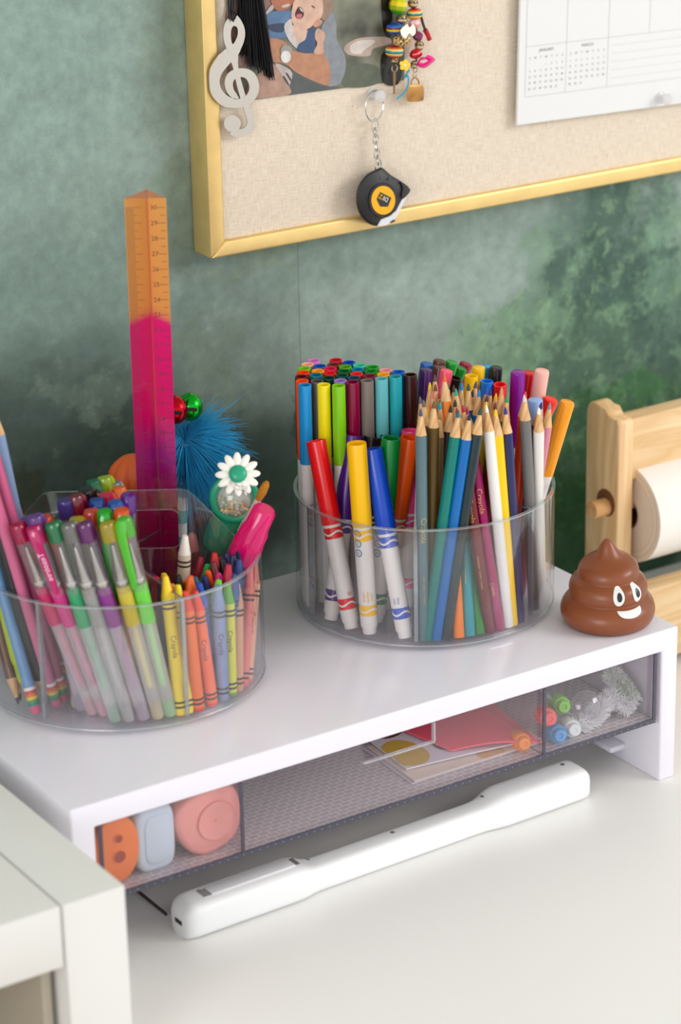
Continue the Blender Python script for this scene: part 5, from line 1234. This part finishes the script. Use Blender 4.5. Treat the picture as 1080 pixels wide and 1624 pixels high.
t_ = wpart('tassel_strands', ts, BLK, o); t_['kind'] = 'stuff'
wpart('tassel_head', MB().ball(pl(392, -74, yc-.006), .010, 14, 9, sc=(1, .7, .8)), BLK, o)

# ------------------------------------------------------------------ push pins
def pushpin(px, py, label):
    c = pl(px, py, YL-.006)
    o = thing('push_pin', (c.x, YL, c.z), label, 'push pin')
    m = Matrix.Translation((c.x, YL-.0006, c.z)) @ Matrix.Rotation(rad(90), 4, 'X')
    wpart('head', MB().lathe([(.0044, 0), (.0046, .0008), (.0032, .0018), (.0026, .0066), (.0042, .0080), (.0046, .0094), (.0042, .0104), (.0016, .0108)], 20).xf(m), clear((246, 246, 248), .1, .4, .08, .75, (246, 246, 246), 'pin_plastic'), o)
    wpart('needle', MB().tube([(c.x, YL-.0006, c.z), (c.x, YL+.008, c.z)], .0005, 6), STEEL, o)
pushpin(384, -96, 'clear push pin holding the black tassel at its top')
pushpin(646, -30, 'clear push pin holding the string of beads at its top')
pushpin(597, 151, 'clear white push pin holding the tape measure key ring')
# ------------------------------------------------------------------ tape measure on a key ring
yk = YF-.0006; yf = YF-.0125
kc = pl(594, 168, YL-.007)
o = thing('tape_measure_keychain', tuple(pl(600, 357, yf)), 'black and yellow mini tape measure hanging from a key ring', 'tape measure')
CHR = M((206, 204, 198), .18, .95, key='chrome')
def torus(c, r, rt, ux, uz, n=28, sz=1.0): return MB().tube([c+ux*(r*math.cos(t))+uz*(r*sz*math.sin(t)) for t in np.linspace(0, 2*math.pi, n+1)[:-1]], rt, 7, closed=True)
wpart('key_ring', torus(kc, .0108, .0006, Vector((.80, .15, 0)), Vector((0, 0, 1))), CHR, o)
for i, (zx, zy) in enumerate(((370, 470), (372, 540), (378, 610), (385, 690), (390, 765), (400, 835), (404, 895))):
    c = pl(zx/6.75+540, zy/6.75+130, YL-.007-(YL-.007-(yf+.006))*i/6); a = (.25, 1.2)[i % 2]
    wpart('chain_link', torus(c, .0034 if i in (0, 6) else .0030, .0005, Vector((math.cos(a), math.sin(a), 0)), Vector((0, 0, 1)), 14, 1.55 if i in (0, 6) else 1.25), CHR, o)
def zpt(pts, y): return [tuple(pl(a/6.75+540, b/6.75+130, y)) for a, b in pts]
case = smooth_path([(395, 930), (445, 916), (530, 990), (640, 1058), (745, 1148), (690, 1238), (655, 1262), (590, 1385), (510, 1440), (430, 1478), (392, 1540), (310, 1520), (228, 1450), (180, 1350), (168, 1220), (196, 1100), (280, 990)], 3, True)
BLKR = M((34, 33, 36), .45, key='black_rubber')
ccx, ccy = 440, 1240
sc2 = lambda k: [(ccx+(a-ccx)*k, ccy+(b-ccy)*k) for a, b in case]
mb = MB(); mb.loft([zpt(sc2(.93), yk), zpt(sc2(1.0), yk-.0022), zpt(sc2(1.0), yf+.0028), zpt(sc2(.965), yf+.0009), zpt(sc2(.90), yf)])
wpart('case', mb, BLKR, o, angle=60)
white = [(705, 1225), (742, 1160), (700, 1250), (612, 1425), (560, 1500), (480, 1535), (395, 1543), (432, 1474), (512, 1438), (592, 1383), (657, 1262)]
mb = MB(); mb.loft([zpt(white, yk-.001), zpt(white, yf+.0016)]); wpart('blade_guard', mb, M((226, 226, 230), .35), o, smooth=False)
hook = [(530, 1500), (580, 1470), (582, 1492), (545, 1512)]
mb = MB(); mb.loft([zpt(hook, yk-.001), zpt(hook, yf+.001)]); wpart('blade_hook', mb, M((30, 50, 52), .4), o, smooth=False)
lock = smooth_path([(640, 1060), (748, 1150), (690, 1236), (660, 1240), (655, 1210), (668, 1130)], 3, True)
mb = MB(); mb.loft([zpt(lock, yk-.002), zpt(lock, yf-.0012)]); wpart('lock_button', mb, M((46, 46, 50), .4), o, bevel=.0004, angle=60)
for a0 in (95, 150, 178, 205, 250, 68):
    a = rad(a0); p0 = (ccx+190*math.cos(a)*.86, ccy-240*math.sin(a)*.86); p1 = (ccx+205*math.cos(a), ccy-270*math.sin(a))
    wpart('grip_rib', MB().tube([zpt([p0], yf-.0001)[0], zpt([p1], yf+.0012)[0]], .0007, 6), BLKR, o)
lc = (458, 1266)
el = lambda k: [(lc[0]+k*128*math.cos(t), lc[1]+k*154*math.sin(t)) for t in np.linspace(0, 2*math.pi, 41)[:-1]]
mb = MB(); mb.loft([zpt(el(1.22), yf-.0002), zpt(el(1.2), yf-.0012), zpt(el(1.03), yf-.0012)]); wpart('label_bezel', mb, BLKR, o, angle=60)
mb = MB(); mb.loft([zpt(el(1.0), yf-.0006), zpt(el(1.0), yf-.0016)]); lab_ = wpart('yellow_label', mb, M((250, 178, 0), .4, key='yellow_sticker'), o, smooth=False)
pent = [(425, 1177), (546, 1240), (508, 1336), (424, 1334), (386, 1256)]
mb = MB(); mb.add(zpt(pent, yf-.00175), [tuple(range(5))]); wpart('logo_shield', mb, M((40, 40, 40), .5), lab_, smooth=False)
A0 = pl(425/6.75+540, 1177/6.75+130, yf); A1 = pl(546/6.75+540, 1240/6.75+130, yf); tx = (A0-A1).normalized(); tz = Vector((-tx.z, 0, tx.x)); tz = -tz if tz.z > 0 else tz
for s_, off, c in (('DI', .0017, (240, 244, 240)), ('YZ', -.0019, (246, 190, 20))):
    t = text_mb(s_, .0046); ctr = pl(466/6.75+540, 1243/6.75+130, yf-.00185)-tx*off*1.0
    t.v = [tuple(ctr+tx*x+tz*y) for x, y, _ in t.v]
    w0 = o.location; t.v = [(a-w0.x, b-w0.y, c_-w0.z) for a, b, c_ in t.v]
    lo = put('lettering', flat_mesh(t, 'lettering'), M(c, .5, key='logo_print'), lab_)
# ------------------------------------------------------------------ bead charms
yb_ = YL-.0085
o = thing('charm_keychain', tuple(pl(652, 165, yb_)), 'string of rainbow beads and small charms pinned over the photo corner', 'keychain')
q3 = lambda a, b, y=yb_: pl(a/6+540, b/6, y)
U = .000073
def bead(name, x, y, hw, hh, bands, rough=.25, metal=0, tilt=0, yy=yb_, facet=0):
    """barrel bead with bands of colour from bottom to top"""
    c = q3(x, y, yy); mb = MB(); K = max(len(bands)*2, 8); n = facet or 20; zs = [math.cos(math.pi*i/K) for i in range(K, -1, -1)]
    rings = []
    for i in range(K+1):
        v = -1+2*i/K; r = hw*U*(max(1-abs(v)**2.6, .02))**.5; rings.append((max(r, hw*U*.30), v*hh*U))
    for i in range(K): mb.lathe(rings[i:i+2], n, mi=int(i*len(bands)/K), caps=False)
    mb.lathe([(rings[0][0], rings[0][1]), (.0002, rings[0][1])], n, 0, False); mb.lathe([(rings[-1][0], rings[-1][1]), (.0002, rings[-1][1])], n, len(bands)-1, False)
    mb.xf(Matrix.Translation(c) @ Matrix.Rotation(tilt, 4, 'Y'))
    return wpart(name, mb, [M(b, rough, metal, key='bead') for b in bands], o, angle=20 if facet else 60)
RB = [(196, 40, 30), (240, 120, 30), (244, 200, 70), (20, 110, 130), (40, 150, 150), (246, 214, 120), (236, 120, 40), (186, 30, 30)]
SIL = M((190, 176, 150), .25, .9, key='charm_silver')
bead('glass_bead', 548, 55, 88, 82, [(60, 140, 30), (150, 170, 10), (232, 206, 20), (200, 200, 20)], .08, 0, .2, facet=8)
bead('striped_bead', 520, 270, 86, 54, [(30, 60, 120), (40, 90, 160), (236, 190, 20), (120, 30, 50), (50, 110, 180), (40, 80, 150)])
bead('rainbow_bead', 512, 490, 90, 56, RB, tilt=.08); bead('rainbow_bead', 705, 130, 78, 54, RB)
for x, y, hw, hh in ((580, 180, 52, 50), (690, 30, 50, 45), (750, 432, 46, 50), (512, 570, 40, 34), (700, 615, 36, 40)): bead('metal_bead', x, y, hw, hh, [(150, 130, 100), (214, 196, 160), (120, 100, 76), (206, 190, 150)], .2, .85)
bead('crystal_bead', 700, 225, 56, 46, [(226, 150, 150), (246, 206, 206)], .05, facet=7); bead('crystal_bead', 735, 345, 50, 46, [(110, 30, 70), (140, 50, 96)], .2, facet=7, tilt=.5); bead('crystal_bead', 718, 512, 64, 46, [(176, 10, 30), (206, 20, 40)], .1, facet=7, tilt=-.3)
for i in range(7):
    a = 2*math.pi*i/7; c = q3(585+70*math.cos(a)*.9, 388+30*math.sin(a), yb_-.003)
    wpart('gold_ring', torus(c, .0017, .0006, Vector((1, 0, 0)), Vector((0, 0, 1)), 12), M((204, 170, 110), .25, .9, key='charm_gold'), o)
wpart('butterfly_charm', MB().prism(smooth_path([(620, 240), (640, 230), (655, 262), (690, 232), (712, 262), (716, 310), (690, 342), (662, 318), (640, 330), (622, 368), (584, 338), (570, 292), (590, 262)], 4, True), 0, .001, lambda u, v, w_: tuple(q3(u, v, yb_-.009+w_))), M((250, 246, 226), .35), o, smooth=False)
fl = []
for i in range(60): t = 2*math.pi*i/60; r = 38+18*abs(math.cos(2.5*t+.3)); fl.append((613+r*math.cos(t), 620+r*math.sin(t)))
wpart('flower_charm', MB().prism(fl, 0, .0012, lambda u, v, w_: tuple(q3(u, v, yb_-.008+w_))), M((246, 200, 40), .35), o, smooth=False)
wpart('flower_centre', MB().ball(q3(613, 622, yb_-.008), .0011, 10, 6), M((250, 236, 190), .4), o)
lips = [(730, 590), (770, 545), (810, 540), (835, 522), (900, 562), (860, 610), (800, 648), (735, 630)]
lp = smooth_path(lips, 5, True); hole = [(790+ .42*(a-800)*1.0, 583+.28*(b-585)) for a, b in lp]
mb = MB(); F = [tuple(q3(a, b, yb_-.006)) for a, b in lp]; Hh = [tuple(q3(a, b, yb_-.0062)) for a, b in hole]; mid = [tuple(q3((a+c)/2, (b+d)/2, yb_-.0082)) for (a, b), (c, d) in zip(lp, hole)]; bk = [tuple(q3(a, b, yb_-.0045)) for a, b in lp]
mb.loft([bk, F, mid, Hh], caps=False); wpart('lips_charm', mb, M((236, 20, 140), .3, key='pink_enamel'), o)
mb = MB().tube([q3(805, 285, yb_-.003), q3(830, 330, yb_-.003), q3(848, 380, yb_-.003)], [.0019, .0017, .0017], 10); wpart('lipstick_charm', mb, M((180, 20, 40), .3), o)
wpart('leather_cord', MB().tube([q3(765, 150), q3(780, 210, yb_-.003), q3(805, 285, yb_-.003)], .0010, 8), M((50, 44, 34), .6), o)
wpart('thread', MB().tube([Vector(p) for p in smooth_path([q3(655, 665, yb_-.003), q3(610, 740, yb_-.003), q3(640, 720, yb_-.004), q3(645, 800, yb_-.004), q3(610, 880, yb_-.003), q3(540, 938, yb_-.003)], 6)], .0007, 6), M((40, 160, 190), .5), o)
wpart('jump_ring', torus(q3(514, 650), .0023, .0005, Vector((1, 0, 0)), Vector((0, 0, 1)), 14), SIL, o); wpart('jump_ring', torus(q3(706, 720), .0015, .0004, Vector((1, 0, 0)), Vector((0, 0, 1)), 14), SIL, o); wpart('jump_ring', torus(q3(712, 660), .0022, .0005, Vector((1, .3, 0)), Vector((0, 0, 1)), 14), SIL, o)
wpart('pin_charm', MB().tube([q3(511, 675), q3(512, 780), q3(509, 895)], [.0011, .0009, .0006], 8), M((160, 126, 90), .3, .8), o)
BRZ = M((190, 140, 80), .3, .85, key='bronze_charm')
bag = smooth_path([(640, 815), (715, 806), (782, 812), (794, 900), (782, 958), (710, 968), (640, 962), (632, 900)], 4, True)
wpart('bag_charm', MB().prism(bag, 0, .003, lambda u, v, w_: tuple(q3(u, v, yb_-.002+w_))), BRZ, o, bevel=.0007, angle=60)
wpart('bag_handle', MB().tube([Vector(p) for p in smooth_path([q3(672, 812), q3(676, 770), q3(708, 738), q3(742, 768), q3(746, 810)], 5)], .0006, 6), BRZ, o)
wpart('bead_cord', MB().tube([q3(565, -150), q3(560, 0), q3(545, 200), q3(515, 400), q3(512, 640)], .0007, 6).tube([q3(690, -150), q3(695, 0), q3(705, 200), q3(745, 400), q3(712, 640)], .0007, 6), M((60, 50, 44), .6), o)

# ------------------------------------------------------------------ calendar
ycal = YL-.0075
cb, ce_ = pl(820.3, 198.6, ycal), pl(1080, 163.8, ycal); cx = (ce_-cb).normalized(); cz = Vector((-cx.z, 0, cx.x))
o = thing('wall_calendar', tuple(cb+cx*.17), 'white month planner page with ruled boxes pinned to the board', 'calendar')
mb = MB(); CWD, CHT = .36, .26; c4 = [cb, cb+cx*CWD, cb+cx*CWD+cz*CHT, cb+cz*CHT]
for k in range(1): mb.add([tuple(c) for c in c4]+[tuple(c+Vector((0, .0022, 0))) for c in c4], [(0, 1, 2, 3), (7, 6, 5, 4), (0, 4, 5, 1), (1, 5, 6, 2), (2, 6, 7, 3), (3, 7, 4, 0)])
wpart('calendar_pad', mb, M((226, 227, 226), .7, key='calendar_paper'), o, smooth=False)
mb = MB(); yl_ = ycal-.00012
def uv(zx, zy): v = pl(zx/3.6+780, zy/3.6, ycal)-cb; return v.dot(cx), v.dot(cz)
def rule(u0, v0, u1, v1, w_=.00035):
    d = Vector((u1-u0, v1-v0)); n = Vector((-d.y, d.x)).normalized()*w_/2
    mb.add([tuple(cb+cx*(a+s*n.x)+cz*(b+s*n.y)+Vector((0, -.00012, 0))) for a, b, s in ((u0, v0, -1), (u1, v1, -1), (u1, v1, 1), (u0, v0, 1))], [(0, 1, 2, 3)])
u0, vb = uv(188, 555); _, vm = uv(190, 268); u1, _ = uv(418, 520); u2, _ = uv(655, 488); u3, _ = uv(888, 182)
uR = CWD-u0; vt = CHT-.012
for u in (u0, u1, u2): rule(u, vb, u, vt)
du = u2-u1
for k in range(1, 5): rule(u2+du*k, vm, u2+du*k, vt)
for v in (vb, vm): rule(u0, v, uR, v)
for k in range(1, 3): rule(u0, vm+.062*k+.0, uR, vm+.062*k)
for k in range(1, 6): rule(u2+.003, vb+(vm-vb)*k/6.0, uR, vb+(vm-vb)*k/6.0, .0002)
wpart('ruled_lines', mb, M((186, 188, 190), .7, key='grey_print'), o, smooth=False)
tm = MB()
def cal_text(s, u, v, size):
    t = text_mb(s, size); tm.add([tuple(cb+cx*(u+x)+cz*(v+y)+Vector((0, -.00014, 0))) for x, y, _ in t.v], t.f)
for name, ua, ub, start, days in (('JANUARY', u0, u1, 3, 31), ('MARCH', u1, u2, 0, 31)):
    cal_text(name, (ua+ub)/2, vm-(vm-vb)*.10, .0032); cw = (ub-ua)*.80/6; ua_ = ua+(ub-ua)*.10
    for k, s in enumerate('SMTWTFS'): cal_text(s, ua_+cw*k, vm-(vm-vb)*.24, .0024)
    for d in range(1, days+1):
        k = start+d-1; cal_text(str(d), ua_+cw*(k % 7), vm-(vm-vb)*(.38+.118*(k//7)), .0022)
w0 = o.location; tm.v = [(a-w0.x, b-w0.y, c-w0.z) for a, b, c in tm.v]
put('printed_text', flat_mesh(tm, 'printed_text'), M((120, 122, 126), .7, key='grey_text'), o)
def calpin():
    c = pl(1046, 155, ycal)
    o = thing('push_pin', (c.x, ycal, c.z), 'clear push pin with a brassy needle at the calendar\'s lower edge', 'push pin')
    m = Matrix.Translation((c.x, ycal-.0002, c.z)) @ Matrix.Rotation(rad(90), 4, 'X')
    wpart('head', MB().lathe([(.0042, .001), (.0044, .0016), (.0028, .0024), (.0024, .0062), (.0040, .0076), (.0044, .0088), (.0040, .0098), (.0014, .0102)], 20).xf(m), clear((246, 246, 248), .1, .4, .08, .55, (246, 246, 246), 'pin_plastic'), o)
    wpart('needle', MB().tube([(c.x, ycal-.002, c.z), (c.x, YL+.008, c.z)], .0006, 6), M((200, 160, 80), .3, .9), o)
calpin()
for ob in bpy.data.objects:
    if ob.get('kind') == 'structure' and ob.parent is None and 'category' in ob: del ob['category']
